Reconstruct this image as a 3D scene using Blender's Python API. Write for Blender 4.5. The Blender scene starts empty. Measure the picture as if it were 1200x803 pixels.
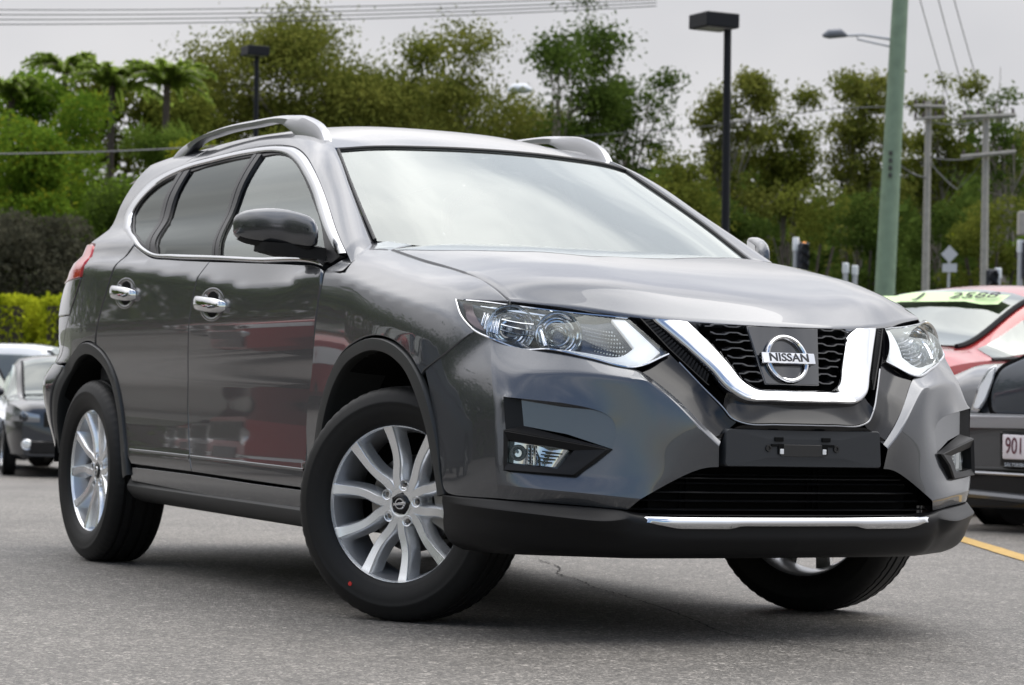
import bpy, math, random
import numpy as np
from mathutils import Vector, Matrix
from mathutils.geometry import delaunay_2d_cdt

R_ = math.radians
scene = bpy.context.scene
col = scene.collection
random.seed(7)
rng = np.random.default_rng(11)

# ------------------------------------------------------------------ camera, sky, sun, exposure
CAM = Vector((10.04632, -4.33980, .70164))
C_RIGHT = Vector((.470520, .882029, .025226)); C_UP = Vector((.005813, -.031686, .999481)); C_FWD = Vector((-.882370, .470129, .020036))
cd = bpy.data.cameras.new('camera'); cam = bpy.data.objects.new('camera', cd); col.objects.link(cam)
cd.sensor_fit = 'HORIZONTAL'; cd.sensor_width = 36.0; cd.lens = 3081.81 / 1200 * 36
cam.matrix_world = Matrix(((C_RIGHT.x, C_UP.x, -C_FWD.x, CAM.x), (C_RIGHT.y, C_UP.y, -C_FWD.y, CAM.y), (C_RIGHT.z, C_UP.z, -C_FWD.z, CAM.z), (0, 0, 0, 1)))
cd.clip_start = .1; cd.clip_end = 3000
cd.dof.use_dof = True; cd.dof.focus_distance = 7.3; cd.dof.aperture_fstop = 9.0
scene.camera = cam

SUN_EL, SUN_AZ = R_(64), R_(68)      # direction towards the sun, azimuth measured from +X
world = bpy.data.worlds.new('World'); scene.world = world; world.use_nodes = True
def build_world():
    nt = world.node_tree; nt.nodes.clear(); N = nt.nodes.new; L = nt.links.new
    out = N('ShaderNodeOutputWorld'); bg = N('ShaderNodeBackground'); L(bg.outputs[0], out.inputs[0])
    bg.inputs[1].default_value = .15
    sky = N('ShaderNodeTexSky'); sky.sky_type = 'NISHITA'; sky.sun_disc = False
    sky.sun_elevation = SUN_EL; sky.sun_rotation = R_(90) - SUN_AZ
    sky.air_density = 1.25; sky.dust_density = .2; sky.ozone_density = 2.6
    tc = N('ShaderNodeTexCoord')
    mp = N('ShaderNodeMapping'); mp.inputs['Scale'].default_value = (1, 1, 1.9); L(tc.outputs['Generated'], mp.inputs[0])
    n1 = N('ShaderNodeTexNoise'); n1.inputs['Scale'].default_value = 2.6; n1.inputs['Detail'].default_value = 6; n1.inputs['Roughness'].default_value = .55
    L(mp.outputs[0], n1.inputs[0])
    n2 = N('ShaderNodeTexNoise'); n2.inputs['Scale'].default_value = 2.1; n2.inputs['Detail'].default_value = 5
    L(mp.outputs[0], n2.inputs[0])
    # the overcast is broken only in the part of the sky behind the photographer
    dot = N('ShaderNodeVectorMath'); dot.operation = 'DOT_PRODUCT'; L(tc.outputs['Generated'], dot.inputs[0])
    dot.inputs[1].default_value = (.76, -.49, .42)
    mr = N('ShaderNodeMapRange'); L(dot.outputs['Value'], mr.inputs[0])
    mr.inputs[1].default_value = .18; mr.inputs[2].default_value = .85; mr.inputs[3].default_value = .5; mr.inputs[4].default_value = -.09
    ad = N('ShaderNodeMath'); ad.operation = 'ADD'; L(n1.outputs[0], ad.inputs[0]); L(mr.outputs[0], ad.inputs[1])
    cr = N('ShaderNodeMapRange'); cr.interpolation_type = 'SMOOTHSTEP'; L(ad.outputs[0], cr.inputs[0])
    cr.inputs[1].default_value = .32; cr.inputs[2].default_value = .68
    cc = N('ShaderNodeMix'); cc.data_type = 'RGBA'
    cz = N('ShaderNodeSeparateXYZ'); L(tc.outputs['Generated'], cz.inputs[0])
    ck = N('ShaderNodeMapRange'); L(cz.outputs[2], ck.inputs[0]); ck.inputs[1].default_value = .05; ck.inputs[2].default_value = .6; ck.inputs[3].default_value = 1.3; ck.inputs[4].default_value = 4.2     # the cloud deck looks more broken overhead
    c0 = N('ShaderNodeMath'); c0.operation = 'SUBTRACT'; L(n2.outputs[0], c0.inputs[0]); c0.inputs[1].default_value = .5
    c1 = N('ShaderNodeMath'); c1.operation = 'MULTIPLY_ADD'; c1.use_clamp = True; L(c0.outputs[0], c1.inputs[0]); L(ck.outputs[0], c1.inputs[1]); c1.inputs[2].default_value = .52; L(c1.outputs[0], cc.inputs[0])
    cc.inputs[6].default_value = (2.9, 3.0, 3.3, 1); cc.inputs[7].default_value = (6.2, 6.1, 6.1, 1)
    # an overcast sky is several times brighter overhead than at the horizon
    sx = N('ShaderNodeSeparateXYZ'); L(tc.outputs['Generated'], sx.inputs[0])
    zr = N('ShaderNodeMapRange'); zr.interpolation_type = 'SMOOTHSTEP'; L(sx.outputs[2], zr.inputs[0]); zr.inputs[1].default_value = .11; zr.inputs[2].default_value = .75; zr.inputs[3].default_value = 1; zr.inputs[4].default_value = 3.3
    zm = N('ShaderNodeVectorMath'); zm.operation = 'SCALE'; L(cc.outputs[2], zm.inputs[0]); L(zr.outputs[0], zm.inputs['Scale'])
    mx = N('ShaderNodeMix'); mx.data_type = 'RGBA'; L(cr.outputs[0], mx.inputs[0]); L(sky.outputs[0], mx.inputs[6]); L(zm.outputs[0], mx.inputs[7])
    L(mx.outputs[2], bg.inputs[0])
build_world()
sd = bpy.data.lights.new('sun', 'SUN'); sd.energy = 1.5; sd.angle = R_(55); sd.color = (1, .965, .91)
sun = bpy.data.objects.new('sun', sd); col.objects.link(sun)
sdir = Vector((math.cos(SUN_EL)*math.cos(SUN_AZ), math.cos(SUN_EL)*math.sin(SUN_AZ), math.sin(SUN_EL)))
sun.rotation_euler = (-sdir).to_track_quat('-Z', 'Y').to_euler(); sun.location = (0, 0, 60)
scene.view_settings.view_transform = 'Standard'; scene.view_settings.look = 'None'
scene.view_settings.gamma = 1; scene.view_settings.exposure = 0; scene.view_settings.use_curve_mapping = False

# ------------------------------------------------------------------ materials
MATS = {}
def mat(name, color, rough=.5, metal=0, coat=0, coat_rough=.03, spec=.5, noise=None, trans=0, bump=None):
    if name in MATS: return MATS[name]
    m = bpy.data.materials.new(name); m.use_nodes = True; nt = m.node_tree; b = nt.nodes['Principled BSDF']
    b.inputs['Base Color'].default_value = (*color, 1); b.inputs['Roughness'].default_value = rough; b.inputs['Metallic'].default_value = metal
    b.inputs['Coat Weight'].default_value = coat; b.inputs['Coat Roughness'].default_value = coat_rough; b.inputs['Specular IOR Level'].default_value = spec
    if noise:   # (scale, amount): gentle procedural variation of the colour
        tc = nt.nodes.new('ShaderNodeTexCoord'); n = nt.nodes.new('ShaderNodeTexNoise'); n.inputs['Scale'].default_value = noise[0]; n.inputs['Detail'].default_value = 5
        nt.links.new(tc.outputs['Object'], n.inputs[0])
        mx = nt.nodes.new('ShaderNodeMix'); mx.data_type = 'RGBA'; nt.links.new(n.outputs[0], mx.inputs[0])
        k = noise[1]; mx.inputs[6].default_value = (*[c*(1-k) for c in color], 1); mx.inputs[7].default_value = (*[min(1, c*(1+k)) for c in color], 1)
        nt.links.new(mx.outputs[2], b.inputs['Base Color'])
        if bump:
            bp = nt.nodes.new('ShaderNodeBump'); bp.inputs['Strength'].default_value = bump; bp.inputs['Distance'].default_value = .002
            nt.links.new(n.outputs[0], bp.inputs['Height']); nt.links.new(bp.outputs[0], b.inputs['Normal'])
    MATS[name] = m
    return m
def glass_mat(name, tint, refl_rough=.01, ior=1.5, fac_add=0.0, mult=1.6):
    """thin pane: clear, tinted transparency under a Fresnel mirror"""
    m = bpy.data.materials.new(name); m.use_nodes = True; nt = m.node_tree; nt.nodes.clear(); N = nt.nodes.new; L = nt.links.new
    o = N('ShaderNodeOutputMaterial'); mx = N('ShaderNodeMixShader'); t = N('ShaderNodeBsdfTransparent'); g = N('ShaderNodeBsdfGlossy'); f = N('ShaderNodeFresnel')
    t.inputs[0].default_value = (*tint, 1); g.inputs['Roughness'].default_value = refl_rough; g.inputs[0].default_value = (.95, 1, .97, 1); f.inputs[0].default_value = ior
    ad = N('ShaderNodeMath'); ad.operation = 'MULTIPLY_ADD'; ad.inputs[1].default_value = mult; ad.inputs[2].default_value = fac_add; ad.use_clamp = True
    L(f.outputs[0], ad.inputs[0]); L(ad.outputs[0], mx.inputs[0]); L(t.outputs[0], mx.inputs[1]); L(g.outputs[0], mx.inputs[2]); L(mx.outputs[0], o.inputs[0])
    MATS[name] = m
    return m
def paint_mat(name, color, metal=.80, rough=.27, coat=1.0):
    m = bpy.data.materials.new(name); m.use_nodes = True; nt = m.node_tree; b = nt.nodes['Principled BSDF']; N = nt.nodes.new; L = nt.links.new
    b.inputs['Metallic'].default_value = metal; b.inputs['Roughness'].default_value = rough
    b.inputs['Coat Weight'].default_value = coat; b.inputs['Coat Roughness'].default_value = .02; b.inputs['Coat IOR'].default_value = 1.5
    tc = N('ShaderNodeTexCoord'); v = N('ShaderNodeTexNoise'); v.inputs['Scale'].default_value = 900; v.inputs['Detail'].default_value = 1
    L(tc.outputs['Object'], v.inputs[0])
    mx = N('ShaderNodeMix'); mx.data_type = 'RGBA'; L(v.outputs[0], mx.inputs[0])
    mx.inputs[6].default_value = (*[c*.7 for c in color], 1); mx.inputs[7].default_value = (*[min(1, c*1.3) for c in color], 1)
    L(mx.outputs[2], b.inputs['Base Color'])
    MATS[name] = m
    return m
PAINT = paint_mat('grey metallic paint', (.088, .093, .103))
BLACKG = mat('gloss black plastic', (.006, .006, .007), .12, 0, 0, spec=.38)
PLAST = mat('dark textured plastic', (.008, .008, .0085), .5, 0, 0, spec=.14, noise=(400, .2), bump=.15)
PLASTG = mat('satin dark plastic', (.009, .009, .0095), .4, 0, 0, spec=.18)
DARK = mat('unlit black cavity', (.006, .006, .006), .9, spec=.1)
RUBBER = mat('tyre rubber', (.007, .007, .007), .55, spec=.26, noise=(60, .3))
CHROME = mat('chrome', (.64, .65, .67), .045, 1)
SATIN = mat('satin silver', (.36, .365, .38), .30, .9, .3)
ALLOY = mat('alloy silver', (.86, .87, .88), .27, .8, .5, .08)
ALLOYD = mat('alloy grey face', (.33, .34, .35), .38, .8, .3)
STEEL = mat('brake steel', (.22, .21, .20), .35, 1, noise=(80, .3))
WHITEP = mat('white lens plastic', (.90, .91, .92), .3, 0, .5)
TRIMCHR = mat('satin chrome', (.58, .59, .61), .12, 1)
SMOKE = mat('smoked reflector', (.05, .055, .065), .08, .7, .8)
AMBER = mat('amber lens with reflection', (.11, .045, .06), .1, .3, 1)  # purple reflection at the lamp corner is put into this colour
RED = mat('red lens', (.55, .015, .02), .08, 0, 1)
TRIM = mat('cabin plastic', (.03, .03, .032), .6, noise=(40, .2))
CLOTH = mat('seat cloth', (.045, .045, .05), .8, noise=(120, .25))
WINDSCREEN = glass_mat('windscreen glass', (.62, .66, .64), fac_add=.105)
SIDEGLASS = glass_mat('side glass', (.86, .92, .88), fac_add=.02, mult=1.5)
PRIVACY = glass_mat('privacy glass', (.03, .03, .034), fac_add=-.008, mult=.8)
LENS = glass_mat('clear lens', (.95, .96, .97), fac_add=-.03)

# ------------------------------------------------------------------ mesh helpers
def children_link(o, parent):
    col.objects.link(o)
    if parent is not None: o.parent = parent
    return o
def mesh_obj(name, verts, faces, material, parent=None, smooth=True, angle=35, normals=None):
    me = bpy.data.meshes.new(name); me.from_pydata([tuple(map(float, v)) for v in verts], [], [tuple(int(i) for i in f) for f in faces])
    me.materials.append(material); me.update()
    o = bpy.data.objects.new(name, me); children_link(o, parent)
    if smooth:
        me.shade_smooth()
        if normals is not None: me.normals_split_custom_set_from_vertices([tuple(map(float, n)) for n in normals])
        elif angle < 180: me.set_sharp_from_angle(angle=R_(angle))
    return o
class MB:
    def __init__(s): s.v = []; s.f = []
    def add(s, v, f):
        o = len(s.v); s.v += [tuple(map(float, p)) for p in v]; s.f += [tuple(int(i) + o for i in q) for q in f]; return s
    def box(s, c, size, rot=None, bev=0):
        x, y, z = [d/2 for d in size]; b = min(bev, x*.99, y*.99, z*.99)
        if b <= 0:
            P = [Vector((sx*x, sy*y, sz*z)) for sz in (-1, 1) for sy in (-1, 1) for sx in (-1, 1)]
            F = [(0, 2, 3, 1), (4, 5, 7, 6), (0, 1, 5, 4), (2, 6, 7, 3), (0, 4, 6, 2), (1, 3, 7, 5)]
        else:
            P = []; F = []
            idx = {}
            for sx in (-1, 1):
                for sy in (-1, 1):
                    for sz in (-1, 1):
                        for a in range(3):
                            p = [sx*(x-b), sy*(y-b), sz*(z-b)]; p[a] = (sx*x, sy*y, sz*z)[a]; idx[sx, sy, sz, a] = len(P); P.append(Vector(p))
            for a in range(3):
                o1, o2 = [i for i in range(3) if i != a]
                for sg in (-1, 1):
                    q = []
                    for s1, s2 in ((-1, -1), (1, -1), (1, 1), (-1, 1)):
                        k = [0, 0, 0]; k[a] = sg; k[o1] = s1; k[o2] = s2; q.append(idx[(*k, a)])
                    F.append(tuple(q))
            for a in range(3):
                o1, o2 = [i for i in range(3) if i != a]
                for s1 in (-1, 1):
                    for s2 in (-1, 1):
                        q = []
                        for t, w in ((-1, o1), (1, o1), (1, o2), (-1, o2)):
                            k = [0, 0, 0]; k[a] = t; k[o1] = s1; k[o2] = s2; q.append(idx[(*k, w)])
                        F.append(tuple(q))
            for sx in (-1, 1):
                for sy in (-1, 1):
                    for sz in (-1, 1): F.append(tuple(idx[sx, sy, sz, a] for a in range(3)))
        if rot is not None: P = [rot @ p for p in P]
        return s.add([p + Vector(c) for p in P], F)
    def grid(s, rows, close=False):
        rows = np.asarray(rows, float); m, n = rows.shape[:2]
        F = []
        for i in range(m - 1):
            for j in range(n if close else n - 1):
                F.append((i*n+j, i*n+(j+1) % n, (i+1)*n+(j+1) % n, (i+1)*n+j))
        return s.add(rows.reshape(-1, 3), F)
    def tube(s, path, rad, n=8, cap=True):
        path = [Vector(p) for p in path]; rad = rad if hasattr(rad, '__len__') else [rad]*len(path)
        rows = []; up = Vector((0, 0, 1)); prev = None
        for i, p in enumerate(path):
            d = (path[min(i+1, len(path)-1)] - path[max(i-1, 0)]).normalized()
            if prev is None:
                a = d.cross(up)
                if a.length < .05: a = d.cross(Vector((0, 1, 0)))
                a.normalize()
            else:
                a = prev - d*prev.dot(d); a.normalize()
            prev = a; b = d.cross(a)
            rows.append([p + (a*math.cos(t) + b*math.sin(t))*rad[i] for t in [2*math.pi*k/n for k in range(n)]])
        o = len(s.v); s.grid([[tuple(q) for q in r] for r in rows], True)
        if cap:
            s.f.append(tuple(o + k for k in range(n))[::-1]); s.f.append(tuple(o + (len(path)-1)*n + k for k in range(n)))
        return s
    def lathe(s, prof, n=48, M=None):
        """profile (r, h) turned about local +Y (h along y)"""
        rows = []
        for r, h in prof:
            rows.append([Vector((r*math.cos(t), h, r*math.sin(t))) for t in [2*math.pi*k/n for k in range(n)]])
        if M is not None: rows = [[M @ p for p in r] for r in rows]
        return s.grid([[tuple(p) for p in r] for r in rows], True)
    def prism(s, poly, f, d0, d1):
        """polygon (2-D) extruded between depths d0 and d1; f(a, b, d) -> point"""
        n = len(poly); o = len(s.v)
        s.add([f(a, b, d0) for a, b in poly] + [f(a, b, d1) for a, b in poly], [])
        s.f += [tuple(o + i for i in range(n)), tuple(o + n + i for i in range(n))[::-1]]
        s.f += [(o + i, o + n + i, o + n + (i+1) % n, o + (i+1) % n) for i in range(n)]
        return s
    def build(s, name, material, parent=None, smooth=True, angle=35):
        o = mesh_obj(name, s.v, s.f, material, parent, smooth, angle)
        import bmesh
        bm = bmesh.new(); bm.from_mesh(o.data); bmesh.ops.recalc_face_normals(bm, faces=bm.faces); bm.to_mesh(o.data); bm.free()
        if smooth and angle < 180: o.data.set_sharp_from_angle(angle=R_(angle))
        return o

def spl(pts, n=8):
    """Catmull-Rom (centripetal-ish) polyline through points"""
    P = np.asarray(pts, float)
    if len(P) < 3: return np.stack([P[0] + (P[-1]-P[0])*t for t in np.linspace(0, 1, n+1)])
    Q = np.vstack([2*P[0]-P[1], P, 2*P[-1]-P[-2]]); out = []
    for i in range(1, len(Q)-2):
        p0, p1, p2, p3 = Q[i-1:i+3]
        l0, l1, l2 = [max(np.linalg.norm(b-a), 1e-6) for a, b in ((p0, p1), (p1, p2), (p2, p3))]
        m1 = ((p1-p0)/l0*l1 + (p2-p1)*l0/l1*1.0) / (1 + l0/l1) if l0 > 0 else p2-p1
        m1 = (p2-p1)*(l0/(l0+l1)) + (p1-p0)*(l1/l0)*(l1/(l0+l1))
        m2 = (p3-p2)*(l1/l2)*(l1/(l1+l2)) + (p2-p1)*(l2/(l1+l2))
        for k in range(n):
            t = k/n; out.append((2*t**3-3*t**2+1)*p1 + (t**3-2*t**2+t)*m1 + (-2*t**3+3*t**2)*p2 + (t**3-t**2)*m2)
    out.append(P[-1]); return np.array(out)
def resamp(P, n):
    P = np.asarray(P, float); d = np.r_[0, np.cumsum(np.linalg.norm(np.diff(P, axis=0), axis=1))]
    t = np.linspace(0, d[-1], n); return np.stack([np.interp(t, d, P[:, k]) for k in range(P.shape[1])], 1)
def loop_of(*segs, step=.018):
    """closed outline from smooth segments that meet in corners"""
    out = []
    for s in segs:
        c = spl(s, 10); L = np.linalg.norm(np.diff(c, axis=0), axis=1).sum(); c = resamp(c, max(2, int(L/step)+1)); out += list(c)
    res = [out[0]]
    for p in out[1:]:
        if np.linalg.norm(p - res[-1]) > 1e-3: res.append(p)
    if np.linalg.norm(res[0]-res[-1]) < 1e-3: res.pop()
    P = np.array(res); a = P[:, 0]*np.roll(P[:, 1], -1) - np.roll(P[:, 0], -1)*P[:, 1]
    return P if a.sum() > 0 else P[::-1]
def round_poly(pts, r, n=5):
    P = [np.array(p, float) for p in pts]; out = []; m = len(P)
    for i in range(m):
        a, b, c = P[i-1], P[i], P[(i+1) % m]; u = a-b; w = c-b; lu, lw = np.linalg.norm(u), np.linalg.norm(w)
        rr = min(r, lu*.45, lw*.45); p = b + u/lu*rr; q = b + w/lw*rr
        for k in range(n+1):
            t = k/n; out.append((1-t)**2*p + 2*t*(1-t)*b + t*t*q)
    return out
def inset(P, d):
    e = np.roll(P, -1, 0) - P; e /= np.maximum(np.linalg.norm(e, axis=1), 1e-9)[:, None]
    nrm = np.stack([-e[:, 1], e[:, 0]], 1); n0 = np.roll(nrm, 1, 0)
    b = n0 + nrm; b /= np.maximum(np.linalg.norm(b, axis=1), 1e-6)[:, None]
    k = np.clip(1/np.maximum((b*nrm).sum(1), .4), 1, 2.2)
    return P + b*(d*k)[:, None]
def inside(P, x, y):
    c = np.zeros(len(x), bool); j = len(P)-1
    for i in range(len(P)):
        xi, yi = P[i]; xj, yj = P[j]
        with np.errstate(all='ignore'): c ^= ((yi > y) != (yj > y)) & (x < (xj-xi)*(y-yi)/(yj-yi+1e-15)+xi)
        j = i
    return c
def dist_to(P, x, y):
    best = np.full(len(x), 9.)
    for i in range(len(P)):
        a = P[i]; b = P[(i+1) % len(P)]; ab = b-a; t = np.clip(((x-a[0])*ab[0]+(y-a[1])*ab[1])/max(ab@ab, 1e-12), 0, 1)
        best = np.minimum(best, np.hypot(x-a[0]-t*ab[0], y-a[1]-t*ab[1]))
    return best
def sheet(name, loop, f, material, parent=None, step=.03, off=0., lip=.016, edge=.003, gap=.0, holes=(), sgn=1):
    """a panel cut to `loop` from the surface f(a, b) -> (points, unit normals), with rolled edges and a returned lip"""
    P = np.asarray(loop, float)
    if gap: P = inset(P, gap)
    rings = [(P, 1)] + [(np.asarray(h, float), -1) for h in holes]
    tops = []
    for p, s in rings:
        a = (p[:, 0]*np.roll(p[:, 1], -1) - np.roll(p[:, 0], -1)*p[:, 1]).sum()
        if a < 0: p = p[::-1]
        tops.append((p, inset(p, edge*s)))
    x0, y0 = P.min(0); x1, y1 = P.max(0)
    gx, gy = np.meshgrid(np.arange(x0+step*.37, x1, step), np.arange(y0+step*.41, y1, step)); gx = gx.ravel(); gy = gy.ravel()
    k = inside(tops[0][1], gx, gy)
    for p, t in tops[1:]: k &= ~inside(t, gx, gy)
    gx = gx[k]; gy = gy[k]
    k = np.ones(len(gx), bool)
    for p, t in tops: k &= dist_to(t, gx, gy) > step*.45
    pts = []; edges = []
    for p, t in tops:
        o = len(pts); n = len(t); pts += [tuple(q) for q in t]; edges += [(o+i, o+(i+1) % n) for i in range(n)]
    nb = len(pts); pts += list(zip(gx[k], gy[k]))
    vo, eo, fo, ov, _, _ = delaunay_2d_cdt([Vector(p) for p in pts], edges, [], 0, 1e-6)
    V = np.array([tuple(v) for v in vo])
    T = np.array([t for t in fo if len(t) == 3]); c = V[T].mean(1)
    keep = inside(tops[0][1], c[:, 0], c[:, 1])
    for p, t in tops[1:]: keep &= ~inside(t, c[:, 0], c[:, 1])
    T = T[keep]
    remap = {}
    for i, src in enumerate(ov):
        for s_ in src: remap[s_] = i
    pos, nor = f(V[:, 0], V[:, 1]); pos = pos + nor*off
    verts = list(pos); norms = list(nor); faces = [tuple(t) for t in T]
    base = 0
    for p, t in tops:
        n = len(p); pp, pn = f(p[:, 0], p[:, 1]); tp, _ = f(t[:, 0], t[:, 1])
        outw = pp - tp; outw -= pn*(outw*pn).sum(1)[:, None]; outw /= np.maximum(np.linalg.norm(outw, axis=1), 1e-9)[:, None]
        r1 = len(verts); verts += list(pp + pn*(off - edge*.6)); nn = pn*.55 + outw*.83; norms += list(nn)
        r2 = len(verts); verts += list(pp + pn*(off - lip)); norms += list(outw)
        for i in range(n):
            j = (i+1) % n; a, b = remap[base+i], remap[base+j]
            faces.append((a, b, r1+j, r1+i)); faces.append((r1+i, r1+j, r2+j, r2+i))
        base += n
    # consistent winding with the analytic normals
    vv = np.array(verts); nv = np.array(norms); ff = []
    for q in faces:
        p0, p1, p2 = vv[q[0]], vv[q[1]], vv[q[2]]; fn = np.cross(p1-p0, p2-p0)
        ff.append(q if fn @ (nv[list(q)].sum(0)) >= 0 else q[::-1])
    nv /= np.maximum(np.linalg.norm(nv, axis=1), 1e-9)[:, None]
    return mesh_obj(name, vv, ff, material, parent, True, 180, nv)
def surf(S, sgn):
    """height surface q = S(x, z) of the body side as f(a, b)"""
    def f(x, z):
        e = 2e-3; q = S(x, z); qx = (S(x+e, z) - S(x-e, z))/(2*e); qz = (S(x, z+e) - S(x, z-e))/(2*e)
        qx = np.clip(qx, -6, 6); qz = np.clip(qz, -8, 8)
        n = np.stack([-qx, np.full_like(q, 1.), -qz], 1); n /= np.linalg.norm(n, axis=1)[:, None]
        n[:, 1] *= sgn
        return np.stack([x, sgn*q, z], 1), n
    return f
def patch(rows_of):
    """surface from f(u, v) -> point with numeric normals; orient(n) points away from the car centre"""
    def f(u, v):
        e = 1e-3; P = rows_of(u, v); du = (rows_of(u+e, v) - rows_of(u-e, v)); dv = (rows_of(u, v+e) - rows_of(u, v-e))
        n = np.cross(du, dv); l = np.linalg.norm(n, axis=1); n /= np.maximum(l, 1e-12)[:, None]
        flip = ((P - np.array((1.5, 0, .6)))*n).sum(1) < 0; n[flip] *= -1
        return P, n
    return f
def ribbon(A, B, prof, f=None, close=False):
    """rows of a raised strip between 2 polylines A, B (same length, 3-D + normals): prof = [(t, h), ...]"""
    (pa, na), (pb, nb) = A, B
    return [[tuple(pa[i]*(1-t) + pb[i]*t + (na[i]*(1-t) + nb[i]*t)*h) for t, h in prof] for i in range(len(pa))]
def empty(name, loc=(0, 0, 0), parent=None):
    o = bpy.data.objects.new(name, None); o.empty_display_size = .2; o.location = loc; children_link(o, parent); return o
def tag(o, label=None, cat=None, group=None, kind=None):
    if label: o['label'] = label
    if cat: o['category'] = cat
    if group: o['group'] = group
    if kind: o['kind'] = kind
    return o
def pchip(xs, ys, x):
    """monotone cubic interpolation; ys may be (n,) ; x any shape"""
    xs = np.asarray(xs, float); ys = np.asarray(ys, float); x = np.asarray(x, float)
    h = np.diff(xs); d = np.diff(ys) / h
    m = np.zeros_like(ys)
    w1 = 2 * h[1:] + h[:-1]; w2 = h[1:] + 2 * h[:-1]
    same = (d[:-1] * d[1:]) > 0
    with np.errstate(all='ignore'):
        hm = (w1 + w2) / (w1 / d[:-1] + w2 / d[1:])
    m[1:-1] = np.where(same, hm, 0)
    m[0] = d[0]; m[-1] = d[-1]
    i = np.clip(np.searchsorted(xs, x) - 1, 0, len(xs) - 2)
    t = (x - xs[i]) / h[i]
    t = np.clip(t, -1, 2)
    return ((1 + 2*t) * (1-t)**2 * ys[i] + t*(1-t)**2 * h[i]*m[i] + t*t*(3-2*t)*ys[i+1] + t*t*(t-1)*h[i]*m[i+1])

BELT = ([-1.0, 0, .47, 1.16, 2.14, 2.4], [1.225, 1.22, 1.199, 1.165, 1.117, 1.10])
FOLD = ([-1.0, -.3, .33, .74, 1.30, 1.82, 1.98, 2.16, 2.4], [1.19, 1.185, 1.166, 1.137, 1.092, 1.050, 1.060, 1.085, 1.09])
ENDX = ([-1.1, -.95, -.85, -.7, -.5, -.25, 0.1, 2.4], [-.32, -.235, -.175, -.11, -.050, -.012, 0, 0])   # plan taper towards the tail

def side_rows(x):
    zb = pchip(*BELT, x); zf = pchip(*FOLD, x)
    r = np.clip((x - (-.05)) / .4, 0, 1)          # the lower ridge only runs between the arches
    one = np.ones_like(x)
    rows = [(.22, .79), (.27, .838), (.31, .866), (.36, .884), (.44, .8838 + .001*r), (.454, .8830), (.463, .8820),
            (.56, .8795), (.70, .884), (.84, .897), (.95, .9045)]
    out = [(z*one, q*one) for z, q in rows]
    out += [(zf - .045, .9040*one), (zf - .007, .9012*one), (zf + .007, .8955*one), (np.maximum(zb, zf + .018), .868*one), (zb + .045, .8525*one),
            (1.35*one, .757*one), (1.45*one, .714*one), (1.53*one, .667*one), (1.585*one, .624*one), (1.625*one, .578*one), (1.650*one, .53*one), (1.668*one, .46*one)]
    e = pchip(*ENDX, x); e2 = pchip([-1.1, -.95, -.8, -.6, -.4, -.3, -.2, 2.4], [-.45, -.34, -.25, -.15, -.070, -.030, -.006, 0], x)
    bump = np.clip((-.25 - x) / .25, 0, 1)
    res = []
    for z, q in out:
        g = np.clip((.80 - z) / .05, 0, 1); g = g*g*(3-2*g)
        res.append((z, q + e + bump * g * .078 - bump*np.clip((.62 - z)/.3, 0, 1)*.10 + np.clip((z-1.1)/.18, 0, 1)*e2))
    return res

FT = ([2.0, 2.25, 2.47, 2.72, 2.95, 3.12, 3.20, 3.27, 3.40], [1.205, 1.19, 1.158, 1.113, 1.076, 1.038, 1.008, .978, .925])
def fender_rows(x):
    zt = pchip(*FT, x); one = np.ones_like(x)
    st = [2.0, 2.25, 2.47, 2.72, 2.95, 3.12, 3.20, 3.27, 3.40]
    tab = {  # q at each row for these stations
        'a': [.866, .866, .866, .87, .875, .87, .86, .845, .80],
        'b': [.884, .884, .886, .892, .893, .882, .872, .855, .81],
        'c': [.898, .898, .900, .907, .907, .893, .880, .862, .82],
        'd': [.9045, .9045, .905, .910, .907, .890, .872, .845, .79],
        'e': [.894, .894, .897, .899, .894, .876, .858, .826, .76],
        'f': [.868, .868, .870, .872, .868, .852, .835, .800, .73],
        'g': [.825, .825, .832, .836, .832, .818, .800, .770, .70],
        'h': [.78, .78, .79, .79, .785, .778, .768, .750, .68],
        'i': [.735, .735, .74, .74, .74, .74, .735, .728, .66],
        'j': [.66, .66, .66, .66, .66, .66, .66, .66, .60]}
    Q = {k: pchip(st, v, x) for k, v in tab.items()}
    res = [(.30*one, Q['a']), (.50*one, Q['b']), (.72*one, Q['c']), (zt - .20, Q['d']), (zt - .115, Q['e']), (zt - .075, Q['f']),
           (zt - .038, Q['g']), (zt - .016, Q['h']), (zt, Q['i']), (zt + .016, Q['j'])]
    return res

def row_eval(rows, z):
    """vectorised monotone cubic in z of rows [(z_k, q_k)] given per point"""
    Z = np.stack([r[0] for r in rows], -1); Q = np.stack([r[1] for r in rows], -1)
    h = np.maximum(np.diff(Z, axis=-1), 1e-4); d = np.diff(Q, axis=-1) / h
    m = np.zeros_like(Q)
    w1 = 2*h[..., 1:] + h[..., :-1]; w2 = h[..., 1:] + 2*h[..., :-1]
    with np.errstate(all='ignore'):
        hm = (w1 + w2) / (w1 / d[..., :-1] + w2 / d[..., 1:])
    m[..., 1:-1] = np.where(d[..., :-1]*d[..., 1:] > 0, hm, 0)
    m[..., 0] = d[..., 0]; m[..., -1] = d[..., -1]
    i = np.clip((Z <= z[..., None]).sum(-1) - 1, 0, Z.shape[-1] - 2)[..., None]
    tk = lambda a: np.take_along_axis(a, i, -1)[..., 0]
    tk1 = lambda a: np.take_along_axis(a, i + 1, -1)[..., 0]
    hh = tk(h); t = np.clip((z - tk(Z)) / hh, -.5, 1.5)
    return (1+2*t)*(1-t)**2*tk(Q) + t*(1-t)**2*hh*tk(m) + t*t*(3-2*t)*tk1(Q) + t*t*(t-1)*hh*tk1(m)

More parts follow.
